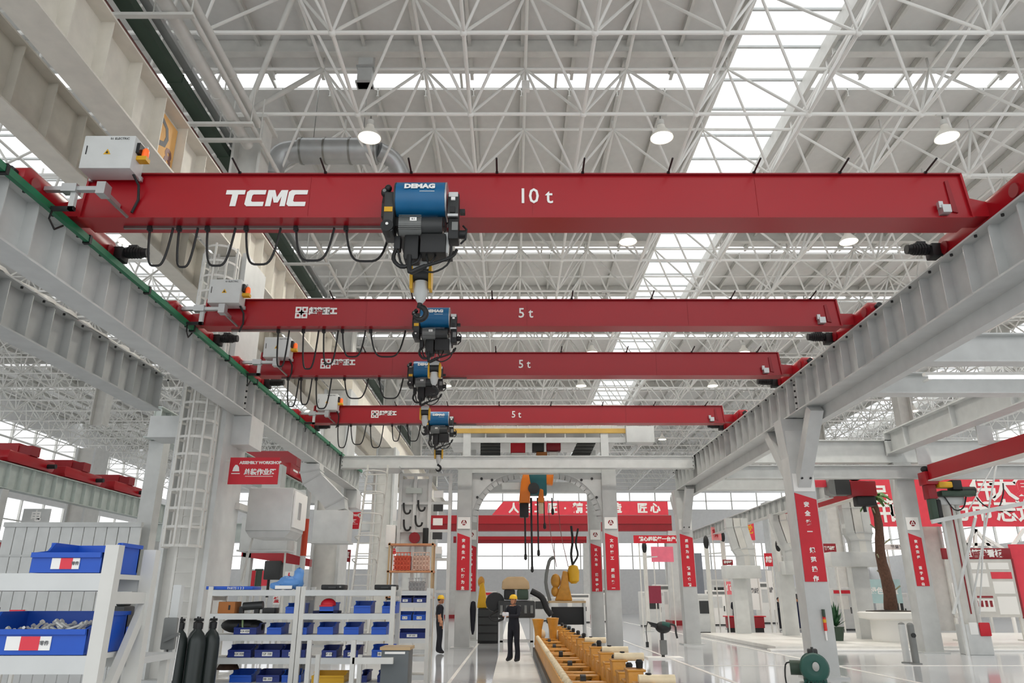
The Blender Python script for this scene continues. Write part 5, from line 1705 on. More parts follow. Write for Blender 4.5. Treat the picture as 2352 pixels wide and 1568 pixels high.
person('visitor in white standing between two people in dark clothes', (P0.x + .5, 46.3, 0), R(-150), ((-.24, .02, 1.14), (-.22, -.08, .9)), ((.24, .02, 1.14), (.2, -.1, .92)), CLOTHW, legs_cloth=CLOTHW)
person('visitor in navy clothes on the column side of the one in white', (P0.x + 1.0, 46.1, 0), R(-120), ((-.24, .02, 1.14), (-.22, -.08, .9)), ((.24, .02, 1.14), (.2, -.1, .92)), CLOTHN)
P1 = at(1738, 1420, 44)
person('person in black standing beyond the long red bench', (P1.x, 48, 0), R(10), ((-.24, .02, 1.14), (-.15, -.2, 1.0)), ((.24, .02, 1.14), (.15, -.2, 1.0)), CLOTH)
# ================================================================== EXHIBITION SIDE
# cross beams and long beam of the next bay
def xbeam(label, x0, x1, y, z0, z1, w=.3, m=LGREY):
    t = thing('cross_beam', label, 'beam', ((x0 + x1) / 2, y, z0))
    h = z1 - z0
    hw = (x1 - x0) / 2
    MB().bb(-hw, hw, -.02, .02, .03, h - .03).build('web', m, t)
    MB().bb(-hw, hw, -w / 2, w / 2, h - .03, h).build('top_flange', m, t)
    MB().bb(-hw, hw, -w / 2, w / 2, 0, .03).build('bottom_flange', m, t)
    return t
xbeam('pale cross beam leaving the runway, closest to the bay sign', 7.36, 24, 13.6, 5.92, 6.5, .34)
xbeam('pale cross beam leaving the runway beside the white tube light', 7.36, 24, 15.9, 5.92, 6.4, .36)
xbeam('pale cross beam behind the knee brace of the sign column', 7.36, 24, 26.0, 6.15, 6.95, .4)
xbeam('lower pale cross beam behind the knee brace', 7.36, 24, 25.6, 5.55, 6.0, .3, GREY)
xbeam('pale cross beam between the far runway column and the exhibition', 7.22, 13.4, 30.6, 5.85, 6.45, .36)
tl = thing('tube_light', 'white fluorescent tube light between two pale cross beams', 'lamp', (10.6, 15.0, 6.02))
MB().bb(-1.9, 1.9, -.06, .06, .08, .14).build('batten', OFFWHITE, tl)
MB().cyl((-1.8, 0, .04), (1.8, 0, .04), .03, 10).build('tube', TUBE, tl)
for x in (-1.5, 1.5):
    MB().bb(x - .03, x + .03, -.06, .73, .14, .18).build('arm', OFFWHITE, tl)
lb = thing('long_beam', 'pale long beam over the exhibition, ending at the signed far column', 'beam', (13.4, 4, 6.45))
MB().bb(-.03, .03, 0, 21.8, .03, .72).build('web', LGREY, lb)
MB().bb(-.24, .24, 0, 21.8, .72, .76).build('top_flange', LGREY, lb)
MB().bb(-.24, .24, 0, 21.8, 0, .03).build('bottom_flange', LGREY, lb)
MB().bb(-.26, .26, 21.8, 21.84, -.05, .8).build('end_plate', GREY, lb)
for k in range(8):
    MB().bb(-.2, 0, 1.0 + k * 2.8, 1.03 + k * 2.8, .03, .72).build('stiffener', LGREY, lb)
cc = thing('crane_column', 'grey column with a red vertical sign in front of the banner', 'column', (13.6, 26.0, 0))
MB().bb(-.3, .3, -.26, .26, 0, 6.14).build('shaft', GREY, cc, .01)
MB().bb(-.42, .42, -.4, .4, 0, .04).build('base_plate', GREY, cc)
vertical_sign('red vertical sign on the column in front of the banner', 13.58, 25.73, 2.05, 3.75, .42, '安全责任 重于泰山', 3.85)

# red cranes running along the exhibition bay
def side_girder(label, x, y0, y1, z, h, hooks):
    t = thing('side_crane', label, 'crane', (x, y0, z))
    MB().bb(-.14, .14, 0, y1 - y0, 0, h).build('girder', RED, t)
    MB().bb(-.2, .2, 0, y1 - y0, -.03, 0).build('bottom_flange', WHITE, t)
    for (ya, hh) in hooks:
        MB().bb(-.42, .02, ya, ya + .06, h, h + hh).build('suspension', LGREY, t)
    return t
side_girder('red crane girder hung below the long pale beam', 13.95, 3, 24.62, 5.36, .5, [(1.2 + k * 3.4, .56) for k in range(7)])
side_girder('red crane girder beyond the signed far column', 13.2, 28.0, 37.0, 5.3, .5, [(2.5, .06)])
def side_hoist(label, x, y, z, s):
    t = thing('chain_hoist', label, 'hoist', (x, y, z))
    MB().bb(-.35 * s, .3 * s, -.35 * s, .3 * s, -.1 * s, .5 * s).build('red_frame', RED, t, .03)
    MB().bb(-.3 * s, .1 * s, -.3 * s, .2 * s, -.75 * s, -.1 * s).build('red_plate', DRED, t, .03)
    MB().ball((-.15 * s, -.1 * s, .62 * s), (.2 * s, .2 * s, .16 * s), 12, 8).build('travel_motor', BLACK, t)
    MB().ball((.2 * s, -.1 * s, .66 * s), (.18 * s, .16 * s, .14 * s), 12, 8).build('travel_motor', BLACK, t)
    MB().bb(.2 * s, .85 * s, -.4 * s, .1 * s, -.25 * s, .02 * s).build('yellow_cover', YELLOW, t, .04)
    MB().bb(.8 * s, 1.25 * s, -.42 * s, .12 * s, -.35 * s, .1 * s).build('motor_box', BLACK, t, .04)
    MB().bb(.3 * s, 1.9 * s, -.3 * s, .2 * s, -.62 * s, -.36 * s).build('gear_train', DGREEN, t, .05)
    MB().cyl((1.3 * s, -.1 * s, -.35 * s), (1.95 * s, -.1 * s, -.35 * s), .17 * s, 14).build('drum', BLACK, t)
    MB().bb(-.28 * s, .02 * s, -.3 * s, .1 * s, -1.75 * s, -.7 * s).build('chain_container', DGREEN, t, .06)
    MB().bb(.02 * s, .25 * s, -.25 * s, .1 * s, -1.85 * s, -.75 * s).build('chain_bag', BLACK, t, .06)
    MB().tube(smooth([(1.9 * s, 0, -.4 * s), (2.3 * s, 0, -1.0 * s), (2.9 * s, 0, -1.15 * s), (3.3 * s, 0, -.5 * s), (3.4 * s, 0, .0)]), .03 * s, 8).build('festoon_cable', BLACK, t)
    MB().tube(smooth([(.5 * s, 0, -.5 * s), (.9 * s, 0, -1.2 * s), (1.35 * s, 0, -1.1 * s), (1.6 * s, 0, -.5 * s)]), .03 * s, 8).build('loose_cable', BLACK, t)
    return t
side_hoist('dark chain hoist with a yellow cover on the red girder end', 13.95, 24.9, 5.3, .72)
t = thing('chain_hoist', 'dark chain hoist with a grey box behind the signed far column', 'hoist', (12.6, 27.6, 5.2))
MB().bb(-.2, .75, -.25, .25, .0, .55).build('red_frame', DRED, t, .04)
MB().bb(-.75, -.2, -.25, .25, .05, .6).build('grey_box', DARK, t, .02)
MB().prism([(-1.0, .1), (-.76, .0), (-.76, .55), (-.88, .72), (-1.0, .5)], 'y', -.25, .2).build('grey_hood', MIDGREY, t)
MB().ball((.1, 0, .75), (.28, .2, .18), 12, 8).build('travel_motor', BLACK, t)
MB().bb(0, .7, -.2, .2, -.35, 0).build('chain_guide', BLACK, t, .04)
MB().bb(-1.45, -1.0, -.1, .1, .35, .6).build('pink_arm', PINKRED, t, .02)
MB().cyl((.3, 0, -.3), (.32, 0, -.55), .06, 10).build('hook', BLACK, t)
MB().bb(.45, .75, .2, .5, .15, .5).build('suspension', DRED, t)

# big red banner with white characters
bn = thing('banner', 'large red banner with white characters across the exhibition', 'banner', (0, 40, 0))
MB().bb(17.6, 31, 0, .06, 5.25, 8.3).build('cloth_panel', PINKRED, bn)
for k in range(5):
    MB().bb(17.7 + k * 3.3, 17.8 + k * 3.3, .1, .2, 0, 8.3).build('frame_post', WHITE, bn)
MB().bb(17.6, 31, .08, .18, 8.25, 8.35).build('frame_rail', WHITE, bn)
for (ch, u, v, s_) in (('伟', 2258, 1124, 1.5), ('大', 2305, 1124, 1.6), ('复', 2358, 1124, 1.5), ('中', 2032, 1178, 1.25), ('国', 2068, 1176, 1.25), ('方', 2205, 1174, 1.3), ('市', 2255, 1174, 1.3), ('志', 2312, 1176, 1.3), ('造', 2362, 1176, 1.3), ('民', 2020, 1138, 1.1)):
    p = at(u, v, 39.98)
    letters('lettering', ch, s_ * .95, OFFWHITE, bn, (p.x, -.02, p.z), bold=.03)
letters('lettering', 'D', .7, YELLOW, bn, (at(1976, 1135, 39.98).x, -.02, at(1976, 1135, 39.98).z), bold=.02)
# white lattice stand behind the board
ls = thing('lattice_stand', 'white triangular lattice stand behind the information board', 'frame', (0, 38, 0))
for (a, b) in (((2195, 1290), (2240, 1215)), ((2240, 1215), (2300, 1290)), ((2175, 1280), (2352, 1262)), ((2300, 1290), (2352, 1215)), ((2255, 1230), (2352, 1290)), ((2210, 1250), (2280, 1250)), ((2240, 1215), (2240, 1290))):
    p, q = at(a[0], a[1], 38), at(b[0], b[1], 38)
    MB().beam((p.x, 0, p.z), (q.x, 0, q.z), .14, .14).build('lattice_bar', OFFWHITE, ls)
for u in (2195, 2300, 2352):
    p = at(u, 1288, 38)
    MB().bb(p.x - .06, p.x + .06, -.06, .06, 0, p.z).build('stand_leg', OFFWHITE, ls)
# information board
ib = thing('information_board', 'wide information board with a dark red header and white papers', 'board', (18.2, 30.2, .14))
MB().bb(-1.25, 1.35, 0, .08, .85, 3.05).build('panel', mat('board_grey', (206, 204, 198), .5), ib)
MB().bb(-1.3, 1.4, -.02, .1, 2.98, 3.4).build('header', DRED, ib, .02)
MB().bb(1.35, 1.42, -.02, .1, .8, 3.0).build('side_strip', DRED, ib)
letters('lettering', '班组管理看板', .3, OFFWHITE, ib, (.15, -.024, 3.18), bold=.01)
MB().bb(1.45, 2.6, .1, .16, .8, 3.55).build('pink_panel', PINKRED, ib)
for (x0, x1, z0, z1, m) in ((-1.1, -.6, 2.3, 2.75, OFFWHITE), (-.5, .3, 2.6, 2.85, OFFWHITE), (.4, 1.2, 2.6, 2.85, OFFWHITE), (-.45, .3, 1.95, 2.45, OFFWHITE), (.45, 1.25, 2.25, 2.5, PINKRED), (.45, 1.25, 1.7, 2.15, OFFWHITE), (-.4, .35, 1.05, 1.5, OFFWHITE), (.5, 1.25, .95, 1.6, OFFWHITE), (-1.15, -.55, 1.0, 2.1, OFFWHITE), (-.4, .35, 1.55, 1.62, DRED)):
    MB().bb(x0, x1, -.012, 0, z0, z1).build('paper_sheet', m, ib)
for k in range(4):
    MB().bb(-.36 + k * .18, -.26 + k * .18, -.02, -.012, 1.22, 1.45).build('red_mark', DRED, ib)
for x in (-1.2, 1.3):
    MB().bb(x - .05, x + .05, .02, .12, 0, .86).build('leg', WHITE, ib)
    MB().bb(x - .08, x + .08, -.3, .4, 0, .05).build('foot', WHITE, ib)

# bent-pipe light crane mast beside the far column
ms = thing('pipe_mast', 'white pipe mast with a dark slot beside the signed far column', 'mast', (14.55, 25.2, 0))
MB().cyl((0, 0, .9), (0, 0, 4.75), .22, 18).build('mast_tube', WHITE, ms)
MB().bb(-.02, .02, -.235, -.2, 1.2, 4.6).build('dark_slot', DRED, ms)
MB().bb(-.35, .5, -.25, .25, 4.6, 4.85).build('head_box', LGREY, ms, .02)
MB().cyl((.34, .05, .6), (.34, .05, 4.6), .09, 14).build('side_tube', WHITE, ms)
MB().bb(-.3, .45, -.3, .3, 0, .9).build('pedestal', LGREY, ms, .02)
MB().bb(.1, .45, -.36, -.3, .55, .95).build('red_plate', SIGNRED, ms, .03)
MB().bb(-.2, .05, -.34, -.3, .6, .95).build('white_card', OFFWHITE, ms)
ar = thing('swing_arm', 'thin grey swing arm with long hanging rods over the exhibition', 'arm', (14.9, 24.6, 0))
a, b = at(2140, 1198, 24.6), at(2380, 1150, 24.6)
MB().beam((a.x - 14.9, 0, a.z), (b.x - 14.9, 0, b.z), .1, .13).build('boom', LGREY, ar)
for (u0, v0, u1, v1, r) in ((2240, 1190, 2190, 1410, .05), (2262, 1175, 2250, 1410, .025), (2290, 1060, 2232, 1390, .03), (2290, 1055, 2225, 1170, .02)):
    p, q = at(u0, v0, 24.6), at(u1, v1, 24.6)
    MB().cyl((p.x - 14.9, 0, p.z), (q.x - 14.9, 0, q.z), r, 8).build('hanging_rod', LGREY, ar)
p = at(2205, 1405, 24.6)
MB().bb(p.x - 14.9 - .04, p.x - 14.9 + .04, -.04, .04, 0, at(2190, 1196, 24.6).z).build('stand_post', LGREY, ar)

# air ducts of the exhibition side
def side_duct(label, u, v0, v1, Y, w, bend, box):
    """double vertical duct falling from the beams, bending into a box head"""
    t = thing('air_duct', label, 'duct', (0, 0, 0))
    p0, p1 = at(u, v0, Y), at(u + bend, v1, Y)
    zb = p1.z
    for k, (dx, m) in enumerate(((-w * .55, GREY), (0, WHITE), (w * .5, LGREY))):
        pts = [(p0.x + dx, Y + k * .05, p0.z), (p0.x + dx, Y + k * .05, zb + 1.9), (p0.x + dx + (p1.x - p0.x) * .75, Y, zb + .9), (p1.x + dx * .7, Y, zb + .6), (p1.x + dx * .7, Y, zb + .1)]
        duct_run(t, pts, w * .46, Y - w * .22 + k * .04, Y + w * .22 + k * .04, m)
    MB().bb(p1.x - w * box, p1.x + w * .8, Y - w * .5, Y + w * .5, zb - .45, zb + .12).build('box_head', LGREY, t, .02)
    MB().bb(p0.x - w * .5, p0.x + w * .4, Y + w * .3, Y + w * .9, .141, zb - .3).build('duct_stand', LGREY, t)
    return t
side_duct('white bent air duct with a box head beside the palm tree', 1955, 1120, 1275, 31.5, .75, 25, 1.9)
side_duct('white bent air duct beside the red sign column', 1795, 1180, 1295, 34.5, .7, 30, .8)
side_duct('white bent air duct falling in front of the posters', 1690, 1190, 1305, 36.5, .7, 25, 1.6)

# palm tree in a white planter
pt = thing('palm_tree', 'potted palm with a leaning brown trunk in front of the banner', 'tree', (15.6, 30.0, .141))
base, top = at(2045, 1395, 30.0), at(2008, 1160, 30.0)
tp = [Vector((base.x - 15.6, 0, 1.1)).lerp(Vector((top.x - 15.6, 0, top.z)), k / 14) for k in range(15)]
for k, p in enumerate(tp):
    p.x += .06 * math.sin(k * .7)
MB().tube(tp, .17, 12, 0, True, [.24 - .009 * k + (.015 if k % 2 else 0) for k in range(15)]).build('trunk', BARK, pt)
random.seed(5)
for k in range(15):
    a = 2 * math.pi * k / 15 + random.uniform(-.2, .2)
    el = random.uniform(.1, 1.1)
    ln = random.uniform(.55, .95)
    c0 = tp[-1]
    rib = [c0 + Vector((math.cos(a) * ln * s * math.cos(el * .6), math.sin(a) * ln * s, ln * (math.sin(el) * s - .75 * s * s) + .1)) for s in (0, .25, .5, .75, 1)]
    fr = MB()
    for i in range(4):
        d = (rib[i + 1] - rib[i])
        sd = d.cross(Vector((0, 0, 1)))
        sd = sd.normalized() if sd.length > 1e-5 else Vector((1, 0, 0))
        for s in (-1, 1):
            wv = .17 * (1 - i * .2)
            fr.add([rib[i], rib[i + 1], rib[i + 1] + sd * s * wv * .7 - Vector((0, 0, .05)), rib[i] + sd * s * wv - Vector((0, 0, .05))], [(0, 1, 2, 3)])
    fr.build('frond', LEAF, pt)
for k in range(7):
    z = 1.5 + k * .5
    a = k * 2.1
    b0 = tp[min(14, 2 + k * 2)]
    MB().beam(b0, b0 + Vector((.45 * math.cos(a), .2 * math.sin(a), .3)), .03, .05).build('cut_stalk', mat('pale_stalk', (150, 150, 120), .8), pt)
pl = thing('planter', 'round white planter holding the potted palm', 'planter', (base.x, 30.0, .141))
MB().lathe([(.75, 0), (.8, .1), (.78, .75), (1.15, .82), (1.2, 1.02), (1.1, 1.06), (1.0, 1.02), (.2, 1.0)], (0, 0, 0), 28).build('pot', OFFWHITE, pl)
MB().lathe([(.9, 1.0), (.88, 1.08), (.1, 1.12)], (0, 0, 0), 20).build('soil_top', SOIL, pl)
for k, (u, v, Y) in enumerate(((1915, 1400, 30.5),)):
    p = at(u, v, Y)
    t = thing('potted_shrub', 'small dark green shrub in a green pot beside the sign column', 'plant', (p.x, Y, .141))
    MB().lathe([(.2, 0), (.28, .45), (.3, .5), (.1, .48)], (0, 0, 0), 16).build('pot', DGREEN, t)
    sh_ = MB()
    for j in range(60):
        a, e = random.uniform(0, 6.28), random.uniform(.2, 1.4)
        ln = random.uniform(.4, .95)
        c = Vector((0, 0, .5))
        q = c + Vector((math.cos(a) * ln * math.cos(e) * .5, math.sin(a) * ln * math.cos(e) * .5, ln * math.sin(e) * 1.1))
        sd = Vector((-math.sin(a), math.cos(a), 0)) * .06
        m_ = c.lerp(q, .6)
        sh_.add([c, m_ + sd, q, m_ - sd], [(0, 1, 2, 3)])
    tag(sh_.build('foliage', mat('dark_leaf', (36, 84, 50), .6, var=.3), t), kind='stuff')

# low white platform along the exhibition
st = thing('low_platform', 'low white display platform with a stepped front edge', 'platform', (0, 0, 0))
MB().bb(8.9, 32, 27.0, 37.5, 0, .14).build('platform_deck', LINEM, st, .01)
MB().bb(8.6, 32, 26.6, 27.0, 0, .07).build('platform_step', OFFWHITE, st, .01)

# pumps, motors, bollards
gm = thing('green_motor', 'round green motor on a stand at the foot of the sign column', 'motor', (5.62, 15.0, -.02), R(-18))
MY = Matrix.Rotation(R(90), 3, 'X')
MB().cyl((0, -.1, .47), (0, .4, .47), .22, 28).build('motor_body', MOTORGREEN, gm)
MB().lathe([(.22, .0), (.255, .02), (.26, .08), (.235, .13), (.15, .155), (.12, .15), (.03, .15)], (0, -.1, .47), 28, M=MY).build('end_bell', MOTORGREEN, gm)
MB().lathe([(.085, 0), (.08, .03), (.02, .035)], (.02, -.245, .5), 18, M=MY @ Matrix.Diagonal((.75, 1, 1))).build('sight_glass', STEEL, gm)
for k in range(7):
    MB().cyl((0, .05 + k * .05, .47), (0, .065 + k * .05, .47), .24, 24).build('cooling_rib', MOTORGREEN, gm)
MB().cyl((-.2, .1, .45), (-.42, .1, .45), .13, 18).build('side_drive', DGREEN, gm)
MB().bb(-.08, .1, .05, .25, .68, .78).build('terminal_box', DARK, gm, .02)
MB().cyl((.0, -.05, .72), (.0, -.05, .82), .025, 8).build('lifting_eye', DARK, gm)
MB().bb(-.2, .2, -.05, .35, .2, .28).build('motor_foot', MOTORGREEN, gm, .02)
MB().bb(-.28, .28, -.12, .42, .02, .2).build('plinth', GREY, gm, .02)
for k in range(6):
    x = -.14 + k * .05
    MB().tube(smooth([(x, -.16, .28), (x * 1.4, -.26, .24), (x * 1.9, -.3, .12), (x * 2.3, -.32, .03)]), .012, 7).build('motor_cable', MOTORGREEN, gm)
MB().tube(smooth([(-.4, .05, .55), (-.5, .0, .5), (-.52, .0, .2), (-.42, -.05, .04)]), .014, 7).build('motor_cable', BLACK, gm)
p = at(1883, 1430, 17.5)
sl = thing('signal_tower', 'small signal light with green and red bands on the sign column', 'light', (6.98, 17.66, .98))
MB().cyl((0, 0, 0), (0, 0, .3), .035, 12).build('red_lens', SIGNALRED, sl)
MB().cyl((0, 0, .17), (0, 0, .24), .037, 12).build('amber_lens', YELLOW, sl)
MB().cyl((0, 0, .28), (0, 0, .45), .035, 12).build('green_lens', DGREEN, sl)
MB().bb(-.015, .015, -.005, .04, -.2, .1).build('pole', OFFWHITE, sl)
nr = thing('nut_runner', 'black pneumatic machine on a post with a white base board', 'machine', (4.45, 23.6, 0))
MB().bb(-.5, .55, -.3, .35, 0, .04).build('base_board', OFFWHITE, nr)
MB().cyl((0, 0, .04), (0, 0, .7), .05, 12).build('post', DARK, nr)
MB().bb(-.06, .12, -.05, .1, .1, .5).build('bracket', MIDGREY, nr)
MB().ball((.05, 0, .85), (.24, .18, .17), 14, 9).build('machine_body', BLACK, nr)
MB().prism([(-.42, 1.02), (-.1, .95), (-.12, .8), (-.3, .9)], 'y', -.08, .08).build('spout', BLACK, nr)
MB().cyl((.0, -.1, .95), (.22, -.12, .92), .07, 12).build('green_cylinder', MOTORGREEN, nr)
MB().tube(smooth([(.2, 0, .95), (.4, 0, .9), (.42, 0, .7), (.45, 0, .55)]), .03, 8).build('hose', DARK, nr)
MB().tube(smooth([(-.4, 0, 1.0), (-.46, 0, .8), (-.45, 0, .45)]), .012, 6).build('pendant_cord', BLACK, nr)
MB().bb(-.49, -.41, -.03, .03, .3, .45).build('pendant', BLACK, nr)
for k, (u, Y) in enumerate(((2075, 22.0), (2095, 21.6))):
    x = (u - 1176) * (Y * CP - 1 * SP) / F_PX
    t = thing('bollard', 'grey steel bollard, ' + ('plain one of the two by the platform' if k == 0 else 'the one with a round lock by the platform'), 'bollard', (x, Y, 0))
    MB().cyl((0, 0, 0), (0, 0, .98), .09, 18).build('post', MIDGREY if k else LGREY, t)
    MB().lathe([(.09, .98), (.07, 1.02), (.02, 1.04)], (0, 0, 0), 18).build('dome_cap', MIDGREY, t)
    MB().lathe([(.15, 0), (.15, .02), (.1, .03)], (0, 0, 0), 18).build('foot_ring', MIDGREY, t)
    if k:
        MB().cyl((0, -.08, .72), (0, -.12, .72), .06, 14).build('lock', BLACK, t)
# red bench, posters, flags, cabinets in the distance
rb = thing('red_bench', 'long red display bench near the visitors', 'bench', (at(1710, 1420, 42).x, 42, 0))
MB().bb(-.95, .95, -.3, .3, .2, .75).build('bench_body', DRED, rb, .02)
MB().bb(-1.05, 1.05, -.34, .34, .75, .8).build('bench_top', SIGNRED, rb)
MB().bb(-.9, .9, -.26, .26, 0, .2).build('plinth', BLACK, rb)
def poster(label, u0, v0, u1, v1, Y, m, txt=None, tm=OFFWHITE, post_=True):
    a, b = at(u0, v0, Y), at(u1, v1, Y)
    t = thing('poster', label, 'sign', ((a.x + b.x) / 2, Y, 0))
    w, zc, h = (b.x - a.x) / 2, (a.z + b.z) / 2, (a.z - b.z) / 2
    MB().bb(-w, w, 0, .05, zc - h, zc + h).build('panel', m, t)
    if txt:
        n = max(len(s) for s in txt.split('\n'))
        letters('lettering', txt, min(1.6 * w / n, 1.5 * h / (txt.count('\n') + 1)), tm, t, (0, -.006, zc), bold=.01)
    for s in (-1, 1):
        MB().bb(s * w * .8 - .03, s * w * .8 + .03, .05, .1, 0, zc + h).build('frame_post', WHITE, t)
    return t
poster('red flag poster with a pale corner square near the bent ducts', 1703, 1193, 1735, 1240, 43, PINKRED, '党', YELLOW)
poster('small dark red plate below the bent duct in front of posters', 1660, 1285, 1684, 1297, 41, DRED, '检验区')
poster('red and white plate beside the sign column duct', 1755, 1270, 1776, 1300, 41, SIGNRED, '合格\n标识')
poster('dark red plate on the pillar beyond the sign column', 1888, 1248, 1922, 1270, 38.5, DRED, '物料区')
poster('grey panel with framed pictures beyond the far runway column', 1590, 1270, 1620, 1380, 44, mat('panel_slate', (120, 126, 136), .5), None)
poster('pink poster with red print beside the slate panel', 1633, 1210, 1658, 1240, 45, mat('poster_pink', (238, 150, 150), .6), '安全\n月', SIGNRED)
poster('round-cornered pink poster low on the white stand', 1664, 1335, 1686, 1365, 45, mat('poster_coral', (236, 120, 128), .6), '优', OFFWHITE)
poster('tall white drawing board beside the person in black', 1712, 1315, 1752, 1400, 47, OFFWHITE, '图纸', GREYINK)
poster('white notice board behind the visitors', 1758, 1310, 1782, 1400, 49, OFFWHITE, '公告\n栏', GREYINK)
poster('long red strip sign with white squares of text', 1455, 1229, 1575, 1247, 40, SIGNRED, '精心组装每一台产品')
poster('pink panel above the white machines', 1495, 1255, 1548, 1290, 48, mat('panel_pink', (240, 120, 142), .6), None)
poster('maroon machine panel near the black pneumatic machine', 1485, 1345, 1520, 1385, 46, mat('panel_maroon', (140, 44, 66), .6), None)
poster('green and white picture panel beyond the palm', 1985, 1330, 2075, 1385, 42, mat('panel_aqua', (176, 206, 206), .6), '绿色制造', OFFWHITE)
poster('white text board on the far wall beyond the palm', 2030, 1250, 2100, 1262, 44, OFFWHITE, '精 益 求 精', GREYINK)
poster('red slogan sheet beside the white duct box', 1980, 1355, 1998, 1385, 40, SIGNRED, '福')
poster('tall pink cloth strip beyond the far column', 2100, 1320, 2118, 1375, 41, mat('cloth_pink', (238, 130, 160), .7), None)
# white cabinets and machines in the far part
random.seed(11)
cab = [(1620, 40, .9, 1.9), (1648, 52, 1.4, 2.2), (1695, 54, 1.2, 2.4), (1500, 50, 1.5, 2.1), (1525, 55, 1.2, 2.6), (1590, 57, 1.2, 2.3), (1660, 57, 1.6, 3.0), (1330, 58, 1.6, 2.0), (1120, 60, 1.4, 2.2), (1250, 62, 2.2, 1.8), (1400, 60, 1.3, 2.4), (1980, 46, 1.3, 2.3), (2060, 48, 1.6, 2.0), (2200, 44, 1.5, 2.0), (1940, 44, 1.1, 2.2), (1830, 52, 1.5, 2.4), (1765, 56, 1.2, 2.8)]
names_ = ('pale machine cabinet with a dark window', 'white control cabinet with a vent', 'grey machine housing with a red stripe')
where = ('beyond the far runway column', 'behind the slate panel', 'behind the drawing board', 'behind the maroon panel', 'second behind the maroon panel', 'under the runway far end', 'tall one by the pink posters', 'through the portal, beside the table', 'through the portal, by the walkway', 'at the end of the walkway', 'beyond the third portal', 'behind the palm trunk', 'behind the signed far column', 'below the lattice stand', 'beside the shrub', 'behind the visitors', 'tall one behind the notice board')
for k, (u, Y, w, h) in enumerate(cab):
    x = (u - 1176) * (Y * CP - .5 * SP) / F_PX
    t = thing('machine_cabinet', names_[k % 3] + ' ' + where[k], 'cabinet', (x, Y, 0), 0, 'far machine cabinets')
    MB().bb(-w / 2, w / 2, 0, 1.0, .08, h).build('housing', (LGREY, OFFWHITE, GREY)[k % 3], t, .02)
    MB().bb(-w / 2 + .05, w / 2 - .05, .05, .95, 0, .08).build('plinth', DARK, t)
    MB().bb(-w * .32, w * .25, -.02, 0, h * .5, h * .82).build('window' if k % 3 == 0 else 'door_panel', (DARK, LGREY, WHITE)[k % 3], t)
    MB().bb(-w * .45, w * .45, -.015, 0, h * .88, h * .96).build('stripe', (GREY, MIDGREY, SIGNRED)[k % 3], t)
    MB().bb(w * .3, w * .34, -.04, 0, h * .4, h * .55).build('handle', DARK, t)
# slender white jib posts with dark heads
for k, (u, v, Y) in enumerate(((1622, 1255, 38), (1787, 1262, 42), (1480, 1265, 42.5), (1660, 1240, 46))):
    p = at(u, v, Y)
    t = thing('jib_post', 'white jib post with a dark head ' + ('by the slate panel', 'beside the red and white plate', 'behind the portal sign', 'by the pink poster')[k], 'post', (p.x, Y, 0))
    MB().cyl((0, 0, 0), (0, 0, p.z), .11, 14).build('post', WHITE, t)
    MB().ball((0, -.05, p.z + .2), (.14, .14, .34), 12, 8).build('dark_head', BLACK, t)
    MB().beam((0, 0, p.z - .35), (.7, 0, p.z - .3), .06, .06).build('arm', LGREY, t)
    MB().bb(-.25, .25, -.25, .25, 0, .05).build('base_plate', GREY, t)
# far red gantries across the hall
def gantry(label, y, x0, x1, z0, z1, board=None, txt=''):
    t = thing('gantry_crane', label, 'crane', ((x0 + x1) / 2, y, 0))
    hw = (x1 - x0) / 2
    MB().bb(-hw, hw, -.3, .3, z0 + (z1 - z0) * .45, z1).build('girder', RED, t)
    MB().bb(-hw, hw, -.25, .35, z0, z0 + (z1 - z0) * .45).build('lower_girder', DRED, t)
    for s in (-1, 1):
        MB().prism([(s * hw - .3, z0), (s * hw + .3, z0), (s * hw + .5, 0.3), (s * hw - .5, .3)], 'y', -.3, .3).build('leg', GREY, t)
        MB().bb(s * hw - .6, s * hw + .6, -1.2, 1.2, 0, .3).build('end_truck', DRED, t)
    if board:
        a, b = board
        c = (x0 + x1) / 2
        MB().prism([(a - c - .8, z1 + .02), (b - c, z1 + .02), (b - c, z1 + .95), (a - c, z1 + .95)], 'y', -.32, -.26).build('title_board', PINKRED, t)
        n = len(txt)
        for k, ch in enumerate(txt):
            letters('lettering', ch, .72, OFFWHITE, t, (a - c + (k + .8) * (b - a) / (n + .8), -.335, z1 + .45), bold=.03)
    return t
gantry('large red gantry with a pink title board beyond the portals', 53, -7.0, 11.1, 6.1, 7.15, (-.6, 10.9), '人民工匠·精益智造 匠心')
gantry('thin red gantry far beyond the titled one', 72, -5.5, 7.0, 6.6, 7.2)

# ================================================================== TOOL WALL AND ORANGE RACK BY THE PORTAL
tw = thing('tool_wall', 'tall white tool wall with hanging hooks and a red reel', 'rack', (-3.05, 27.9, 0))
for x in (-1.1, -.55, .0, .75):
    MB().bb(x - .06, x + .06, -.06, .06, 0, 6.1).build('post', LGREY, tw)
for z in (1.9, 3.0, 4.0, 5.0, 6.05):
    MB().bb(-1.1, .75, -.05, .05, z - .05, z + .05).build('cross_bar', LGREY, tw)
MB().bb(-1.05, .0, .06, .09, 3.1, 5.9).build('back_panel', LGREY, tw)
MB().bb(-.9, -.3, -.12, -.02, 5.35, 5.55).build('green_shelf', PALEGREEN, tw)
for (x, z) in ((-.95, 5.0), (-.42, 5.1), (-.5, 4.55), (-.92, 4.4)):
    hk = [(x, -.1, z), (x + .02, -.1, z - .25), (x + .1, -.1, z - .38), (x + .22, -.1, z - .36), (x + .26, -.1, z - .25)]
    MB().tube(smooth(hk), .035, 8).build('hanging_hook', BLACK, tw)
MB().cyl((-.5, -.15, 3.75), (-.5, -.02, 3.75), .2, 16).build('red_reel', DRED, tw)
MB().bb(-.2, .0, -.15, 0, 3.5, 4.1).build('black_box', BLACK, tw, .02)
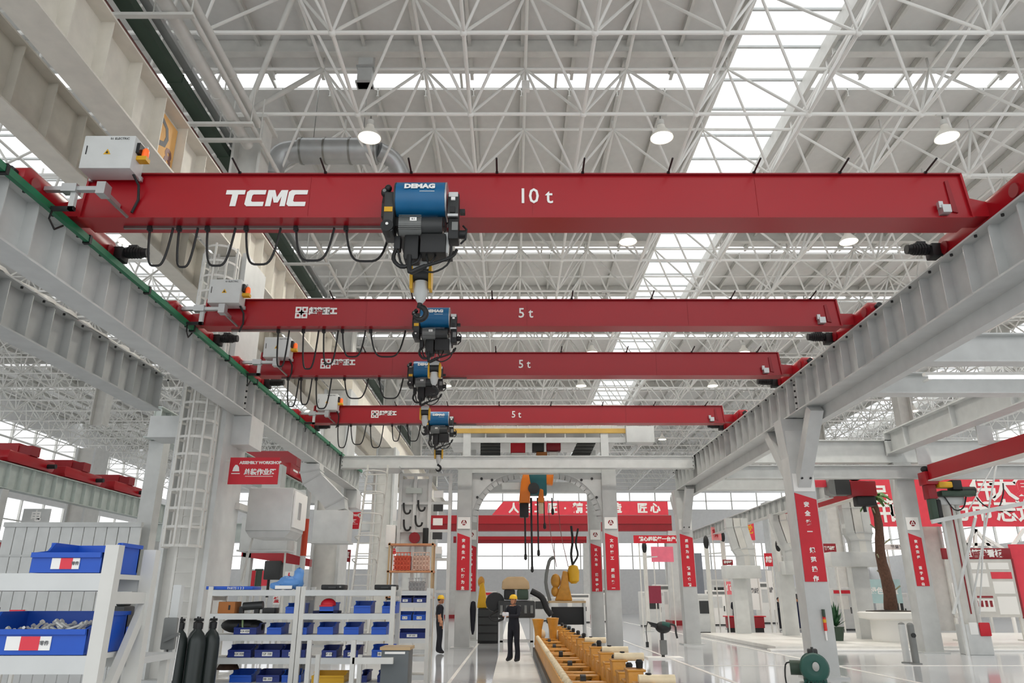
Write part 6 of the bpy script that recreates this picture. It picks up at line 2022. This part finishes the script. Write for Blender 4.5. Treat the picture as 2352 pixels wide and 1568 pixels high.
for k in range(5):
    MB().bb(.15, .5, -.08, -.02, 3.2 + k * .5, 3.45 + k * .5).build('label_plate', (OFFWHITE, DARK)[k % 2], tw)
MB().bb(-1.55, -1.2, -.2, .2, 3.4, 4.2).build('white_unit', OFFWHITE, tw, .03)
ork = thing('orange_rack', 'orange wire rack with baskets at the foot of the tool wall', 'rack', (-3.5, 26.9, 0))
for x in (-.75, .75):
    for y in (-.3, .3):
        MB().bb(x - .03, x + .03, y - .03, y + .03, 0, 3.5).build('post', TAN, ork)
for z in (1.7, 2.55, 3.45):
    MB().bb(-.8, .8, -.33, .33, z - .04, z + .02).build('shelf_frame', mat('rack_orange', (206, 140, 96), .5), ork)
for k, (x, z, m) in enumerate(((-.3, 2.57, 'basket_red'), (.35, 2.57, 'basket_pale'), (.25, 1.72, 'basket_grey'))):
    mm = mat(m, ((222, 92, 62), (226, 190, 170), (190, 190, 190))[k], .5)
    bk = thing_part('wire_basket', ork, (x, 0, z))
    for i in range(6):
        MB().bb(-.28 + i * .11, -.26 + i * .11, -.28, -.26, 0, .6).build('wire', mm, bk)
    for i in range(5):
        MB().bb(-.3, .3, -.28, -.26, .02 + i * .14, .05 + i * .14).build('wire', mm, bk)
    MB().bb(-.27, .27, -.2, .25, .02, .5).build('basket_content', mm, bk, .02)
wc = thing('white_cabinet', 'low white cabinet below the orange wire rack', 'cabinet', (-3.45, 26.25, 0))
MB().bb(-.7, .7, -.3, .3, 0, 1.62).build('cabinet_body', LGREY, wc, .01)
MB().bb(-.7, .7, -.32, .32, 1.62, 1.68).build('dark_top', BLACK, wc)
for k in range(3):
    MB().bb(-.66 + k * .45, -.24 + k * .45, -.315, -.3, .1, 1.55).build('door', WHITE, wc)

# ================================================================== CLUTTER OF THE NEXT BAY SEEN PAST THE COLUMNS
poster('white figure poster between the heater box and the elbowed duct', 648, 1312, 678, 1346, 33, OFFWHITE, '人', PINKRED)
poster('pink cloth notice beside the dark green panel', 603, 1310, 616, 1345, 35, PINKRED, None)
poster('tall dark green panel behind the rack top', 586, 1306, 600, 1346, 35.2, DGREEN, None)
poster('narrow red notice beside the tall dark green panel', 574, 1310, 583, 1346, 35.1, SIGNRED, None)
poster('small red framed notice seen through the shelves', 628, 1368, 642, 1388, 30, OFFWHITE, '签', SIGNRED)
poster('red and white panel at the bay side of the inclined ladder', 783, 1262, 804, 1290, 33, DRED, '库')
poster('dark red partition panel beyond the edge rack', -20, 1245, 14, 1312, 22, DRED, None)
poster('pale red slanted notice beyond the edge rack', 22, 1400, 46, 1440, 14, PINKRED, None)
poster('grey control panel with a window under the pale green runway', 55, 1168, 110, 1205, 33, GREY, '电', OFFWHITE)
fr_ = thing('far_girder', 'thin red girder low in the bay behind the edge rack', 'girder', (0, 36, 0))
pa, pb_ = at(118, 1212, 36), at(246, 1224, 36)
MB().bb(pa.x, pb_.x, -.1, .1, pa.z - .3, pa.z).build('girder', RED, fr_)
for x in (pa.x + .1, pb_.x - .1):
    MB().bb(x - .1, x + .1, -.1, .1, 0, pa.z - .3).build('leg', GREY, fr_)
pw = thing('panel_partition', 'white panelled partition behind the big blue bins', 'partition', (0, 20, 0))
qa, qb = at(10, 1210, 20), at(320, 1245, 20)
n_ = 12
for k in range(n_):
    x = qa.x + (qb.x - qa.x) * k / n_
    MB().bb(x + .012, x + (qb.x - qa.x) / n_ - .012, 0, .05, 0, qa.z).build('panel', LGREY, pw)
MB().bb(qa.x, qb.x, -.05, .1, qa.z, qa.z + .12).build('top_rail', GREY, pw)
MB().bb(qa.x, qb.x, -.02, .0, qa.z - .75, qa.z - .7).build('mid_rail', GREY, pw)
